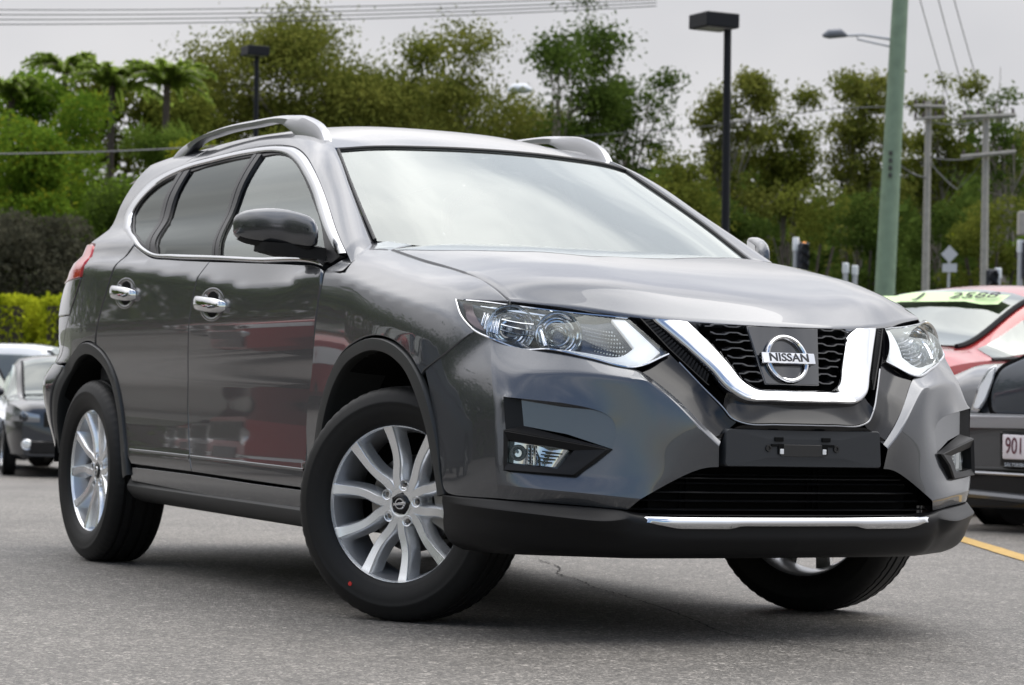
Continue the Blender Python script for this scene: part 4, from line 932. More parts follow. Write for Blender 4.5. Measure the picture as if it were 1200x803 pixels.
def seat(x, y, w):
    rows = []
    for t, (dx, z, d, ww) in enumerate(((.0, .62, .10, .9), (-.04, .80, .10, 1), (-.10, 1.0, .09, 1), (-.16, 1.18, .07, .85), (-.18, 1.24, .04, .6))):
        rows.append([(x + dx + d*math.cos(a), y + w*.5*ww*math.sin(a)*(1 if abs(math.sin(a)) < .9 else .97), z) for a in np.linspace(0, 2*math.pi, 17)[:-1]])
    mb = MB().grid(rows, True); mb.f.append(tuple(range(4*16, 5*16)))
    mb.box((x + .28, y, .66), (.50, w*.95, .16), None, .05); s = mb.build('seat', CLOTH, suv, angle=60)
    rows = [[(x - .20 + d*math.cos(a), y + ww*math.sin(a), z) for a in np.linspace(0, 2*math.pi, 17)[:-1]] for z, d, ww in ((1.27, .03, .09), (1.30, .05, .13), (1.38, .055, .135), (1.43, .04, .11), (1.44, .01, .05))]
    mb = MB().grid(rows, True); mb.f.append(tuple(range(4*16, 5*16))); mb.tube([(x - .18, y - .05, 1.18), (x - .2, y - .05, 1.30)], .007).tube([(x - .18, y + .05, 1.18), (x - .2, y + .05, 1.30)], .007); mb.build('headrest', CLOTH, s, angle=60)
for y in (-.37, .37): seat(1.12, y, .50)
for y in (-.40, .0, .40): seat(.22, y, .42)
mb = MB(); mb.grid([[(x, y, z - .25*abs(y)**2) for y in np.linspace(-.5, .5, 7)] for x, z in ((-.6, 1.56), (.3, 1.63), (1.0, 1.63), (1.55, 1.56))]); mb.build('headlining', mat('headlining', (.35, .34, .32), .9), suv)
MB().box((1.74, .0, 1.47), (.03, .22, .065), None, .01).tube([(1.745, 0, 1.50), (1.78, 0, 1.55)], .012).build('rear_view_mirror', TRIM, suv)

# ---- wheels
def make_wheel_parts():
    tp = [(.238, .085), (.246, .100), (.2572, .1055), (.264, .108), (.278, .1145), (.296, .117), (.306, .1174), (.309, .1184), (.313, .1184), (.316, .117), (.333, .1105), (.345, .103), (.353, .0945), (.3585, .082), (.3605, .072), (.3535, .070), (.3535, .061), (.3612, .059), (.3622, .035), (.354, .033), (.354, .022), (.3628, .020), (.3628, 0)]
    prof = tp + [(r, -h) for r, h in tp[::-1][1:]]
    n = 180; rows = []
    for r, h in prof:
        row = []
        for k in range(n):
            t = 2*math.pi*k/n; rr = r
            if .338 < r < .3615 and abs(h) > .058: rr = r - (.0022 if k % 3 == 0 else 0)*(1 if r > .35 else .8)
            row.append((rr*math.cos(t), h, rr*math.sin(t)))
        rows.append(row)
    T = MB().grid(rows, True)
    R = MB().lathe([(.2125, .084), (.2195, .096), (.2285, .1005), (.2295, .0985), (.2300, .0945)], 120)
    R.lathe([(.2285, .1005), (.2250, .1005), (.2185, .096), (.2120, .088), (.2085, .079)], 120)
    Bar = MB().lathe([(k*1.128, h) for k, h in ((.2085, .079), (.2030, .055), (.1960, .02), (.1940, -.03), (.2050, -.075), (.2130, -.09), (.224, -.098), (.2285, -.099), (.2295, -.096))], 120)
    def arm(a0, s):
        ctrl = [(.030, .011, .014, .060), (.060, .0135, .0140, .061), (.080, .0205, .0130, .0625), (.100, .0335, .0120, .065), (.125, .0450, .0118, .069), (.155, .0530, .0125, .075), (.185, .0585, .0140, .082), (.206, .0620, .0160, .0875), (.2165, .0640, .0180, .088)]
        C = spl(ctrl, 4); rows = []
        d = np.gradient(C[:, :2], axis=0); d /= np.linalg.norm(d, axis=1)[:, None]
        for (r, l, w, h), (dr, dl) in zip(C, d):
            nx, ny = -dl, dr
            def pt(o, hh): 
                rr, ll = r + nx*o, (l + ny*o)*s; c, s_ = math.cos(a0), math.sin(a0)
                return (rr*c - ll*s_, hh, rr*s_ + ll*c)
            rows.append([pt(-w - .011, h - .050), pt(-w - .004, h - .014), pt(-w, h - .002), pt(-w + .002, h), pt(w - .002, h), pt(w, h - .002), pt(w + .004, h - .014), pt(w + .011, h - .050)])
        return rows
    for i in range(5):
        for s in (-1, 1): R.grid(arm(i*2*math.pi/5, s))
    R.lathe([(.0001, .050), (.0345, .050), (.036, .060), (.040, .0612), (.050, .0605), (.058, .054), (.066, .035), (.072, .0), (.074, -.01)], 60)
    R.v = [((lambda r: (x*(1 + .128*min(1, max(0, (r-.05)/.06))), y, z*(1 + .128*min(1, max(0, (r-.05)/.06)))))(math.hypot(x, z))) for x, y, z in R.v]
    Ns = []
    for i in range(5):
        a = (i + .5)*2*math.pi/5; Mx = Matrix.Translation((.0572*math.cos(a), 0, .0572*math.sin(a)))
        R.lathe([(.0001, .0445), (.0145, .0445), (.0145, .062), (.0165, .063), (.0175, .060), (.0185, .03)], 20, Mx)
        N_ = MB(); Ns.append(N_); N_.lathe([(.0001, .060), (.006, .060), (.0085, .056), (.0095, .044)], 6, Mx)
    Cp = MB().lathe([(.0001, .0655), (.022, .0648), (.0305, .062), (.034, .057), (.035, .05)], 40)
    Ck = MB(); rr = []
    for t in np.linspace(0, 2*math.pi, 41)[:-1]: rr.append([(r*math.cos(t), h, r*math.sin(t)) for r, h in ((.0125, .0655), (.0135, .0678), (.0165, .0678), (.018, .0650))])
    rr.append(rr[0]); Ck.grid(rr); Ck.box((0, .0665, 0), (.046, .0035, .0085), None, .001)
    D = MB().lathe([(.06, .005), (.085, .012), (.088, -.004), (.148, -.004), (.150, -.008), (.150, -.026), (.09, -.028)], 72)
    return T, R, Ns, Cp, Ck, D, Bar
WT = make_wheel_parts(); wheel_src = None
def place_wheel(x, q, sg, steer, spin):
    """the wheel's local +Y is its outer side"""
    global wheel_src
    M = Matrix.Translation((x, sg*q, .360)) @ Matrix.Rotation(R_(steer), 4, 'Z') @ Matrix.Rotation(0 if sg > 0 else math.pi, 4, 'Z') @ Matrix.Rotation(R_(spin), 4, 'Y')
    if wheel_src is None:
        w = WT[0].build('wheel', RUBBER, suv, angle=40); kids = []
        for nm, mbx, mt, an in (('alloy_rim', WT[1], ALLOY, 30), ('centre_cap', WT[3], BLACKG, 40), ('cap_emblem', WT[4], CHROME, 40), ('brake_disc', WT[5], STEEL, 30), ('rim_barrel', WT[6], mat('rim barrel', (.46, .47, .49), .32, .8), 60), *[('wheel_nut', q, STEEL, 30) for q in WT[2]]): kids.append(mbx.build(nm, mt, w, angle=an))
        wheel_src = (w, kids)
    else:
        w = wheel_src[0].copy(); col.objects.link(w)
        for k in wheel_src[1]: c = k.copy(); col.objects.link(c); c.parent = w
    w.parent = suv; w.matrix_world = M; w.matrix_local = M
    # caliper stays upright: own part
    Mc = Matrix.Translation((x, sg*q, .357)) @ Matrix.Rotation(R_(steer), 4, 'Z')
    cal = MB(); cal.grid([[(r*math.cos(t), sg*h, r*math.sin(t)) for r, h in ((.10, .022), (.165, .022), (.165, -.045), (.10, -.045))] for t in np.linspace(-.5, .5, 8) + (0 if x < 1 else .0)], True)
    c = cal.build('brake_caliper', mat('cast iron', (.25, .24, .22), .5, .7), suv); c.matrix_local = Mc
STEER = 31.5
st, ct = math.sin(R_(STEER)), math.cos(R_(STEER))
place_wheel(2.690 + .0675*st, .72 + .0675*ct, near, STEER, 8)
place_wheel(2.690 - .0675*st, .72 + .0675*ct, far, STEER*.88, 30)
place_wheel(0, .7875, near, 0, 20)
place_wheel(0, .7875, far, 0, 55)
w0 = wheel_src[0]; tM = w0.matrix_local.copy()
for kk in [c for c in suv.children if c.name == 'wheel']:
    a_ = R_(158); pm = kk.matrix_local.to_3x3().inverted() @ Vector((-.55, 0, -.83)); pm.y = 0; pm.normalize(); c_ = pm*.288
    Mx = Matrix.Translation((c_.x, .1166, c_.z)); MB().lathe([(.0001, .0012), (.0065, .0008), (.007, -.001)], 14, Mx).build('paint_mark', mat('red paint mark', (.5, .02, .015), .5), kk)
# ------------------------------------------------------------------ the place around the car
def smooth(t): t = min(1, max(0, t)); return t*t*(3-2*t)
def at(u, d, z=0.0):
    """ground point d metres in front of the camera, in the direction of column u of a 1200-wide view"""
    p = CAM + C_FWD*d + C_RIGHT*((u-600)/3081.8*d); return Vector((p.x, p.y, z))
def gz(x, y):
    d = Vector((x, y, 0)) - CAM; dep = d.dot(C_FWD); lat = d.dot(C_RIGHT)
    return -.55*smooth((dep - 15)/17)*smooth((1.5 - lat)/5)
def height_for(u, v, d):   # world z that shows at row v of an 803-high view
    return CAM.z + d*(.0 + (401.5 - v)/3081.8 + .02004 + (u-600)/3081.8*.02523)
def grounded(u, d): p = at(u, d); p.z = gz(p.x, p.y); return p
UPV = Vector((.012, -.022, 1)).normalized()      # the yard falls slightly sideways: posts stand plumb, the paving does not

def asphalt_mat():
    m = bpy.data.materials.new('asphalt'); m.use_nodes = True; nt = m.node_tree; b = nt.nodes['Principled BSDF']; N = nt.nodes.new; L = nt.links.new
    tc = N('ShaderNodeTexCoord')
    def noise(s, d=4, r=.6):
        n = N('ShaderNodeTexNoise'); n.inputs['Scale'].default_value = s; n.inputs['Detail'].default_value = d; n.inputs['Roughness'].default_value = r; L(tc.outputs['Object'], n.inputs[0]); return n
    def ramp(src, stops):
        r = N('ShaderNodeValToRGB'); e = r.color_ramp.elements; e[0].position, e[0].color = stops[0][0], (*[stops[0][1]]*3, 1); e[1].position, e[1].color = stops[-1][0], (*[stops[-1][1]]*3, 1)
        for p, c in stops[1:-1]: q = e.new(p); q.color = (c, c, c, 1)
        L(src, r.inputs[0]); return r
    def mul(a, c):
        x = N('ShaderNodeMix'); x.data_type = 'RGBA'; x.blend_type = 'MULTIPLY'; x.inputs[0].default_value = 1; L(a, x.inputs[6]); L(c, x.inputs[7]); return x.outputs[2]
    grain = N('ShaderNodeTexVoronoi'); grain.inputs['Scale'].default_value = 150; L(tc.outputs['Object'], grain.inputs[0])
    gr = N('ShaderNodeSeparateColor'); L(grain.outputs['Color'], gr.inputs[0])
    stones = ramp(gr.outputs[0], [(0, .42), (.5, .86), (.82, 1.18), (1, 2.1)])
    g2 = N('ShaderNodeTexVoronoi'); g2.inputs['Scale'].default_value = 62; L(tc.outputs['Object'], g2.inputs[0]); gs = N('ShaderNodeSeparateColor'); L(g2.outputs['Color'], gs.inputs[0])
    chips = ramp(gs.outputs[1], [(0, .72), (.25, .97), (.8, 1.0), (.93, 1.35), (1, 1.9)])
    patch_ = ramp(noise(.55, 5).outputs[0], [(.3, .70), (.5, .97), (.7, 1.16)])
    mott = ramp(noise(5.5, 6, .7).outputs[0], [(.3, .84), (.7, 1.12)])
    spots = ramp(noise(1.9, 3, .5).outputs[0], [(.0, .55), (.27, .72), (.33, 1), (1, 1)])
    base = N('ShaderNodeRGB'); base.outputs[0].default_value = (.152, .141, .126, 1)
    c = mul(mul(mul(mul(mul(base.outputs[0], chips.outputs[0]), stones.outputs[0]), patch_.outputs[0]), mott.outputs[0]), spots.outputs[0])
    L(c, b.inputs['Base Color']); b.inputs['Roughness'].default_value = .58; b.inputs['Specular IOR Level'].default_value = .5
    bp = N('ShaderNodeBump'); bp.inputs['Strength'].default_value = .7; bp.inputs['Distance'].default_value = .004; L(grain.outputs['Distance'], bp.inputs['Height']); L(bp.outputs[0], b.inputs['Normal'])
    return m
ASPH = asphalt_mat()
mb = MB()
g = []
ds = np.concatenate([np.linspace(-60, 0, 5), np.linspace(3, 46, 44)]); ls = np.concatenate([np.linspace(-60, -16, 5), np.linspace(-14, 14, 29), np.linspace(17, 60, 5)])
F2 = Vector((C_FWD.x, C_FWD.y, 0)).normalized(); R2 = Vector((C_RIGHT.x, C_RIGHT.y, 0)).normalized()
for d in ds:
    row = []
    for l in ls:
        p = CAM + F2*d + R2*l; row.append((p.x, p.y, gz(p.x, p.y)))
    g.append(row)
mb.grid(g); tag(mb.build('asphalt_yard', ASPH, angle=180), kind='structure')
def soil_mat():
    return mat('verge soil and grass', (.045, .052, .022), .95, noise=(1.5, .5))
mb = MB(); g = []
for d in (44, 60, 100, 200, 500, 1500):
    g.append([tuple(CAM + F2*d + R2*l*(1 + max(0, d - 60)/60)) for l in ls])
g = [[(x, y, gz(x, y) - .01) for x, y, z in r] for r in g]; mb.grid(g); tag(mb.build('verge_ground', soil_mat(), angle=180), kind='structure')
mb = MB(); g = [[(-1500, -1500, -.6), (-1500, 1500, -.6)], [(1500, -1500, -.6), (1500, 1500, -.6)]]; mb.grid(g); tag(mb.build('far_ground', soil_mat()), kind='structure')
# hairline crack, tar drips and the painted bay line
crack = [(.20, 1.06), (.62, .93), (1.0, .72), (1.35, .62), (1.66, .50), (2.0, .42), (2.4, .30), (2.95, .12), (3.35, -.02), (3.75, -.02), (4.2, .10), (4.6, .32), (5.2, .55)]
cp = spl(crack, 14); cp = cp + np.cumsum(rng.normal(0, .004, cp.shape), 0)*.2 + rng.normal(0, .003, cp.shape)
mb = MB(); w = .002 + .003*np.abs(np.sin(np.arange(len(cp))*1.7)*np.sin(np.arange(len(cp))*.37))
mb.grid([[(x, y - ww, .004), (x, y + ww, .004)] for (x, y), ww in zip(cp, w)]); tag(mb.build('pavement_crack', mat('crack dirt', (.018, .017, .016), .95), smooth=False), kind='structure')
la, lb = Vector((-1.27, 4.41, 0)), Vector((.35, 3.56, 0)); dr = (lb-la).normalized(); sd_ = Vector((-dr.y, dr.x, 0))
mb = MB(); n = 60; rows = []
for i in range(n+1):
    c = la - dr*6 + dr*(12*i/n); rows.append([tuple(c + sd_*(.055 + rng.normal(0, .0025)) + Vector((0, 0, .004))), tuple(c - sd_*(.055 + rng.normal(0, .0025)) + Vector((0, 0, .004)))])
mb.grid(rows); tag(mb.build('yellow_bay_line', mat('worn yellow paint', (.42, .27, .08), .75, noise=(22, .45)), smooth=False), kind='structure')

# ------------------------------------------------------------------ other parked cars
BG_GLASS = glass_mat('parked car glass', (.10, .12, .12), fac_add=.10)
BG_GLASS_BLUE = glass_mat('blue tinted glass', (.03, .12, .17), fac_add=.02)
def parked_car(label, root, heading, paint, L=4.3, W=1.78, H=1.52, hood=.98, belt=.98, cowl=.62, header=.02, tail=-1.0, glass=None, xf=None, dark_low=True, group=None, nose_z=.80, mirrors=True):
    """x forward, origin on the ground under the middle; cowl/header/tail are x positions of screen base, screen top, roof end"""
    glass = glass or BG_GLASS
    e = empty('parked_car', root); e.rotation_euler = (0, 0, heading); tag(e, label, 'car', group)
    x0, x1 = -L/2, L/2; hw = W/2
    top = lambda x: float(pchip([x0, x0+.10, tail-.55, tail, header-.5, header, cowl, cowl+.35, x1-.35, x1-.05, x1+.01], [.80, belt+.02, belt+.06, H-.05, H, H-.06, hood+.02, hood, nose_z+.08, nose_z, nose_z-.10], x))
    bl = lambda x: min(float(pchip([x0, tail, cowl, x1-.35, x1-.05, x1+.01], [belt-.04, belt+.04, belt-.02, nose_z+.02, nose_z-.06, nose_z-.15], x)), top(x) - .04)
    def width(x):
        a = max(0, (x - (x1-.9))/.9); b = max(0, ((x0+.7) - x)/.7); return hw*(1 - .22*a**3.2 - .16*b**3)
    def sec(x, off=0.):
        w = width(x) + off; T = top(x) + off; B = bl(x); k = smooth(max(0, x - (x1-.12))/.12)
        P = [(w*.82, .22 + .06*k), (w*.955, .30), (w*.985, .44), (w, .62), (w*.99, B - .14 if B > .8 else B*.85), (w*.955, B)]
        for t in (.15, .5, .85, 1): P.append((w*(.955 - .20*t - (.05 if t == 1 else 0)), B + (T-B)*(.97*t if t < 1 else .985)))
        cr_ = .05*min(1, max(0, (T - B)/.4)); P += [(w*.52, T + cr_*.7), (w*.26, T + .012 + cr_*.95), (0, T + .016 + cr_)]
        return P
    xs = np.concatenate([np.linspace(x0, x1-.3, 46), np.linspace(x1-.27, x1, 10)])
    rows = []
    for x in xs:
        P = sec(x); rows.append([(x, -q, z) for q, z in P] + [(x, q, z) for q, z in P[::-1][1:]])
    mb = MB().grid(rows); n = len(rows[0]); mb.f += [tuple(range(n)), tuple(range((len(rows)-1)*n, len(rows)*n))]
    body = mb.build('body', paint, e, angle=40)
    def rowpt(x, j, sgn, off): q, z = sec(x, off)[j]; return (x, sgn*q, z)
    sx = np.linspace(header + .02, cowl - .04, 12)
    MB().grid([[(x + .012, s*q*kk, z + .012) for s, kk, (q, z) in [(-1, .97, sec(x)[9]), (-1, 1, sec(x)[10]), (-1, 1, sec(x)[11]), (1, 1, sec(x)[12]), (1, 1, sec(x)[11]), (1, 1, sec(x)[10]), (1, .97, sec(x)[9])]] for x in sx]).build('windscreen', glass, e, angle=180)
    MB().grid([[(x, s*q*.92, z + .010) for s, (q, z) in [(-1, sec(x)[9]), (-1, sec(x)[11]), (1, sec(x)[11]), (1, sec(x)[9])]] for x in np.linspace(tail - .45, tail - .03, 8)]).build('rear_screen', glass, e, angle=180)
    for s in (-1, 1):
        MB().tube([(x + .012, s*(sec(x)[9][0]*.985), sec(x)[9][1] + .012) for x in np.linspace(header - .02, cowl, 12)], .019, 6).build('pillar_trim', mat('pillar black', (.008, .008, .010), .6, spec=.15), e)
        g = []
        for x in np.linspace(tail - .30, cowl - .10, 26):
            P = sec(x); g.append([(x, s*(q + .008), z) for q, z in P[6:9]])
        MB().grid(g).build('side_window', glass, e, angle=180)
        MB().tube([(x, s*(sec(x)[5][0] + .010), sec(x)[5][1] + .01) for x in np.linspace(tail - .3, cowl - .05, 16)], .012, 6).build('window_strip', BLACKG, e)
        hp = []
        MB().box((0, 0, 0), (.05, .05, .05)) if 0 else None
        m1 = MB(); rr = []
        for t, sc in ((0, .5), (.25, .95), (.6, 1), (.9, .8), (1, .35)):
            rr.append([(cowl - .22 + .07*sc*math.cos(a) - .04*t, s*(hw*.95 + .03 + .19*t), belt + .09 + .075*sc*math.sin(a)) for a in np.linspace(0, 2*math.pi, 13)[:-1]])
        if mirrors: m1.grid(rr, True); m1.f += [tuple(range(12)), tuple(range(48, 60))]; m1.build('wing_mirror', paint, e, angle=60)
        # wheels in dark arches
        for wx in (x0 + .82, x1 - .86):
            MB().lathe([(.0001, .0), (.355, .0), (.372, -.02)], 36, Matrix.Translation((wx, s*(width(wx) + .004), .34)) @ (Matrix.Identity(4) if s > 0 else Matrix.Rotation(math.pi, 4, 'Z'))).build('wheel_arch', DARK, e)
            Mx = Matrix.Translation((wx, s*(width(wx) - .08), .315)) @ (Matrix.Identity(4) if s > 0 else Matrix.Rotation(math.pi, 4, 'Z'))
            tyre = MB().lathe([(.20, .09), (.215, .10), (.27, .105), (.305, .085), (.315, .05), (.315, -.08), (.20, -.09)], 36, Mx).build('wheel', RUBBER, e)
            R = MB().lathe([(.20, .085), (.205, .098), (.20, .098), (.185, .06), (.18, .02)], 32, Mx)
            for i in range(5):
                a = i*2*math.pi/5; R.grid([[Mx @ Vector((r*math.cos(a) - l*math.sin(a), h, r*math.sin(a) + l*math.cos(a))) for l, h in ((-.030, .05), (-.024, .088), (.024, .088), (.030, .05))] for r in (.0, .10, .19)])
            R.build('alloy_rim', ALLOY, tyre)
    return e, body, sec, width, (x0, x1, hw)
def front_details(e, info, nose_z=.80, lamp=(.42, .68, .20), paint=None, lamp_mat=None, grille=True, fog=True):
    """headlamps, grille, lower intake on the nose of a parked car"""
    x0, x1, hw = info; fw = hw*.78
    for s in (-1, 1):
        rr = []
        for t in np.linspace(0, 1, 10):     # wraps from the front face round the corner
            y = fw*.66 + (hw*.985 - fw*.66)*t; a = min(1, max(0, (1 - y/hw)/.22))**(1/3.2); x = x1 - .9 + .9*a + .010; hh = .05 + .035*t
            rr.append([(x, s*(y + .012), nose_z - .16 + .05*t + hh*k) for k in (-1, -.5, 0, .5, 1)])
        MB().grid([[(p[0] + .012*(1 - abs(k)), p[1], p[2]) for p, k in zip(r, (-1, -.5, 0, .5, 1))] for r in rr]).build('headlight', lamp_mat or WHITEP, e, angle=180)
        Mx = Matrix.Translation((x1 - .02, s*fw*.97, nose_z - .14)) @ Vector((0, 1, 0)).rotation_difference(Vector((.9, s*.4, 0))).to_matrix().to_4x4()
        MB().lathe([(.0001, .05), (.03, .045), (.055, .035), (.07, .01)], 20, Mx).build('headlight_lens', SMOKE, e)
        if fog: MB().lathe([(.0001, .03), (.05, .028), (.065, .015), (.075, .02), (.08, -.05)], 20, Matrix.Translation((x1 - .01, s*fw*.9, .44)) @ Vector((0, 1, 0)).rotation_difference(Vector((1, 0, 0))).to_matrix().to_4x4()).build('fog_lamp', ALLOY, e)
    if grille:
        mb = MB()
        for z in np.linspace(nose_z - .24, nose_z - .10, 4): mb.box((x1 + .012, 0, z), (.02, fw*1.15, .022), None, .004)
        mb.box((x1 + .004, 0, nose_z - .17), (.01, fw*1.2, .20)); mb.build('grille', BLACKG, e)
    MB().box((x1 + .006, 0, .40), (.03, fw*1.7, .17), None, .03).build('lower_intake', BLACKG, e)
def facing(u, d, turn):   # heading of a car at column u: 0 = straight at the camera, positive = its nose swings to image right
    v = CAM - at(u, d); return math.atan2(v.y, v.x) + R_(turn)
def plate_text(parent, M, txt, size, m, sx=1): lettering('plate_lettering', txt, M, size, m, parent, .001, sx)

DKBLUE = paint_mat('blue black paint', (.010, .011, .016), .0, .3); SILVER = paint_mat('silver paint', (.55, .56, .58), .7, .3); WHITE = mat('white car paint', (.74, .75, .76), .3, 0, 1)
REDP = paint_mat('red paint', (.36, .014, .016), .3, .3); GREYP = paint_mat('charcoal paint', (.085, .088, .095), .6, .32)
p = grounded(78, 37.2)
ea, ba, sa, wa, ia = parked_car('black crossover with large clear headlamp parked behind the grey SUV\'s rear wheel', p, facing(78, 37, 4), DKBLUE, 4.3, 1.80, 1.60, 1.06, 1.04, cowl=.95, header=.25, nose_z=.94); front_details(ea, ia, .94, lamp_mat=mat('clear lamp cover', (.30, .31, .33), .12, .6, .8))
p = grounded(-62, 40.5)
eb, bb, sb_, wb, ib = parked_car('silver wagon with blue tinted windows parked beside the black crossover', p, facing(-62, 40, 30), SILVER, 4.6, 1.80, 1.62, 1.02, 1.0, cowl=1.0, header=.3, tail=-1.7, glass=BG_GLASS_BLUE); front_details(eb, ib)
p = grounded(10, 45.0)
ec, bc_, sc_, wc, ic = parked_car('white van with a long flat roof standing behind the black crossover', p, facing(10, 45, 72), WHITE, 5.2, 1.9, 1.86, 1.1, 1.08, cowl=1.5, header=.9, tail=-2.2); front_details(ec, ic)
h_d = facing(1152, 17, -33); p = at(1154, 17.0) - Matrix.Rotation(h_d, 3, 'Z') @ Vector((.92, .82, 0)); p.z = 0
ed, bd, sd2, wd, idd = parked_car('red hatchback with a green price strip across its windscreen', p, h_d, REDP, 4.2, 1.76, 1.50, 1.06, 1.02, cowl=.92, header=.0, nose_z=.86, mirrors=False); front_details(ed, idd, .86)
# price written on a strip of green film at the top of the windscreen
film = mat('green price film', (.58, .78, .38), .4)
xs_ = np.linspace(.14, .29, 6); mbf = MB().grid([[(x + .03, yy*sd2(x)[10][0]/.52*.60, float(sd2(x)[10 if abs(yy) > .6 else 11][1]) + .03) for yy in np.linspace(-1, 1, 9)] for x in xs_]); fl = mbf.build('price_strip', film, ed, angle=180)
a_ = Vector((xs_[0] + .03, 0, sd2(xs_[0])[11][1] + .034)); b_ = Vector((xs_[-1] + .03, 0, sd2(xs_[-1])[11][1] + .034)); up_ = (a_ - b_).normalized(); rt_ = Vector((0, 1, 0)); nn_ = rt_.cross(up_)
M_ = Matrix(((rt_.x, up_.x, nn_.x, (a_.x+b_.x)/2 + .006), (rt_.y, up_.y, nn_.y, .0), (rt_.z, up_.z, nn_.z, (a_.z+b_.z)/2 + .004), (0, 0, 0, 1)))
lettering('price_lettering', 'J', M_ @ Matrix.Translation((-.14, 0, 0)), .13, mat('black marker', (.01, .01, .01), .6), fl, .001, 1.5); lettering('price_lettering', '2588', M_ @ Matrix.Translation((.30, 0, 0)), .13, mat('black marker', (0, 0, 0)), fl, .001, 1.5)
h_e = facing(1290, 16, -32); Re = Matrix.Rotation(h_e, 4, 'Z'); L_e, W_e = 4.0, 1.76
c_ = at(1108, 15.2) - Re @ Vector((L_e/2 - .05, -W_e/2*.80, 0)); c_.z = 0
ee, be, se, we, ie = parked_car('charcoal coupe with white registration plate and pale headlamp beside the SUV\'s front bumper', c_, h_e, GREYP, L_e, W_e, 1.36, .955, .92, cowl=.35, header=-.35, nose_z=.875, mirrors=False)
x1e = ie[1]; Me = Matrix.Translation(c_) @ Re; Mi = Me.inverted()
def on_face(u, v, off=.02):      # a point of the coupe's nose, in its own frame
    o = Mi @ CAM; d = Mi.to_3x3() @ (C_FWD + C_RIGHT*((u-600)/3081.81) - C_UP*((v-401.5)/3081.81)); t = (x1e + off - o.x)/d.x; return o + d*t
def face_panel(name, px, material, off=.02, thick=.03, r=8, parent=None):
    P = round_poly(px, r, 4); mb = MB(); A = [on_face(u, v, off - thick) for u, v in P]; cu = sum(p[0] for p in P)/len(P); cv = sum(p[1] for p in P)/len(P)
    B = [on_face(u, v, off) for u, v in P]; C2 = [on_face(cu + (u-cu)*.97, cv + (v-cv)*.95, off + .006) for u, v in P]; n = len(P); mb.grid([A, B, C2], True); mb.f.append(tuple(2*n + i for i in range(n))); return mb.build(name, material, parent or ee, angle=40)
face_panel('bumper_face', [(1118, 484), (1440, 492), (1440, 552), (1118, 548)], GREYP, .05, .15, 10)
face_panel('bonnet_gap', [(1160, 489), (1157, 470), (1160, 448), (1171, 428), (1210, 412), (1330, 400), (1400, 420), (1432, 489)], DARK, .022, .03, 12)
face_panel('bonnet_nose', [(1164, 485), (1161, 468), (1164, 450), (1174, 432), (1210, 416), (1330, 404), (1398, 424), (1427, 485)], paint_mat('sky tinted charcoal paint', (.060, .072, .090), .6, .3), .045, .05, 12)  # blue of the reflected sky is put into the bonnet colour
face_panel('bumper_ledge', [(1118, 486), (1440, 493), (1440, 507), (1118, 501)], paint_mat('skylit charcoal paint', (.36, .36, .38), .6, .3), .085, .10, 3)  # sky light on the ledge is put into this lighter paint colour
face_panel('lower_grille', [(1118, 546), (1440, 553), (1440, 606), (1118, 594)], BLACKG, .055, .15, 6)
MB().tube([on_face(u, 552.5 + (u - 1120)*.055, .075) for u in range(1118, 1445, 20)], .010, 8).build('bright_strip', SATIN, ee)
MB().tube([on_face(u, 577 + (u - 1120)*.10, .07) for u in range(1118, 1445, 20)], .026, 8).build('bumper_lip', GREYP, ee)
hlp = face_panel('headlight', [(1137, 482), (1146, 452), (1158, 432), (1168, 427), (1165, 444), (1156, 470), (1147, 484)], CHROME, .03, .04, 3); face_panel('headlight_lens', [(1140, 478), (1148, 454), (1159, 436), (1166, 430), (1163, 444), (1154, 468), (1146, 480)], WHITEP, .046, .01, 3, hlp)
pl = face_panel('plate_frame', [(1172, 506), (1250, 510.5), (1250, 549), (1172, 546)], BLACKG, .095, .03, 1.5); face_panel('number_plate', [(1175, 509), (1247, 513), (1247, 541), (1175, 538)], mat('white plate', (.72, .66, .68), .5), .101, .01, 2, pl)
def face_text(txt, u, v, px_h, m, sx, off):
    o = on_face(u, v, off); h = (on_face(u, v - px_h/2, off) - on_face(u, v + px_h/2, off)).length; rt = (on_face(u + 4, v + .2, off) - on_face(u - 4, v - .2, off)).normalized(); n_ = Vector((1, 0, 0)); up = n_.cross(rt).normalized()
    M = Matrix(((rt.x, up.x, n_.x, o.x), (rt.y, up.y, n_.y, o.y), (rt.z, up.z, n_.z, o.z), (0, 0, 0, 1))); lettering('plate_lettering', txt, M, h*1.42, m, pl, .001, sx, 'LEFT')
face_text('901', 1177.5, 523, 19.5, mat('maroon ink', (.10, .012, .025), .5), .62, .109); face_text('SALTERSBO', 1177, 544.5, 4.2, mat('frame lettering', (.55, .58, .62), .5), 1.0, .102)

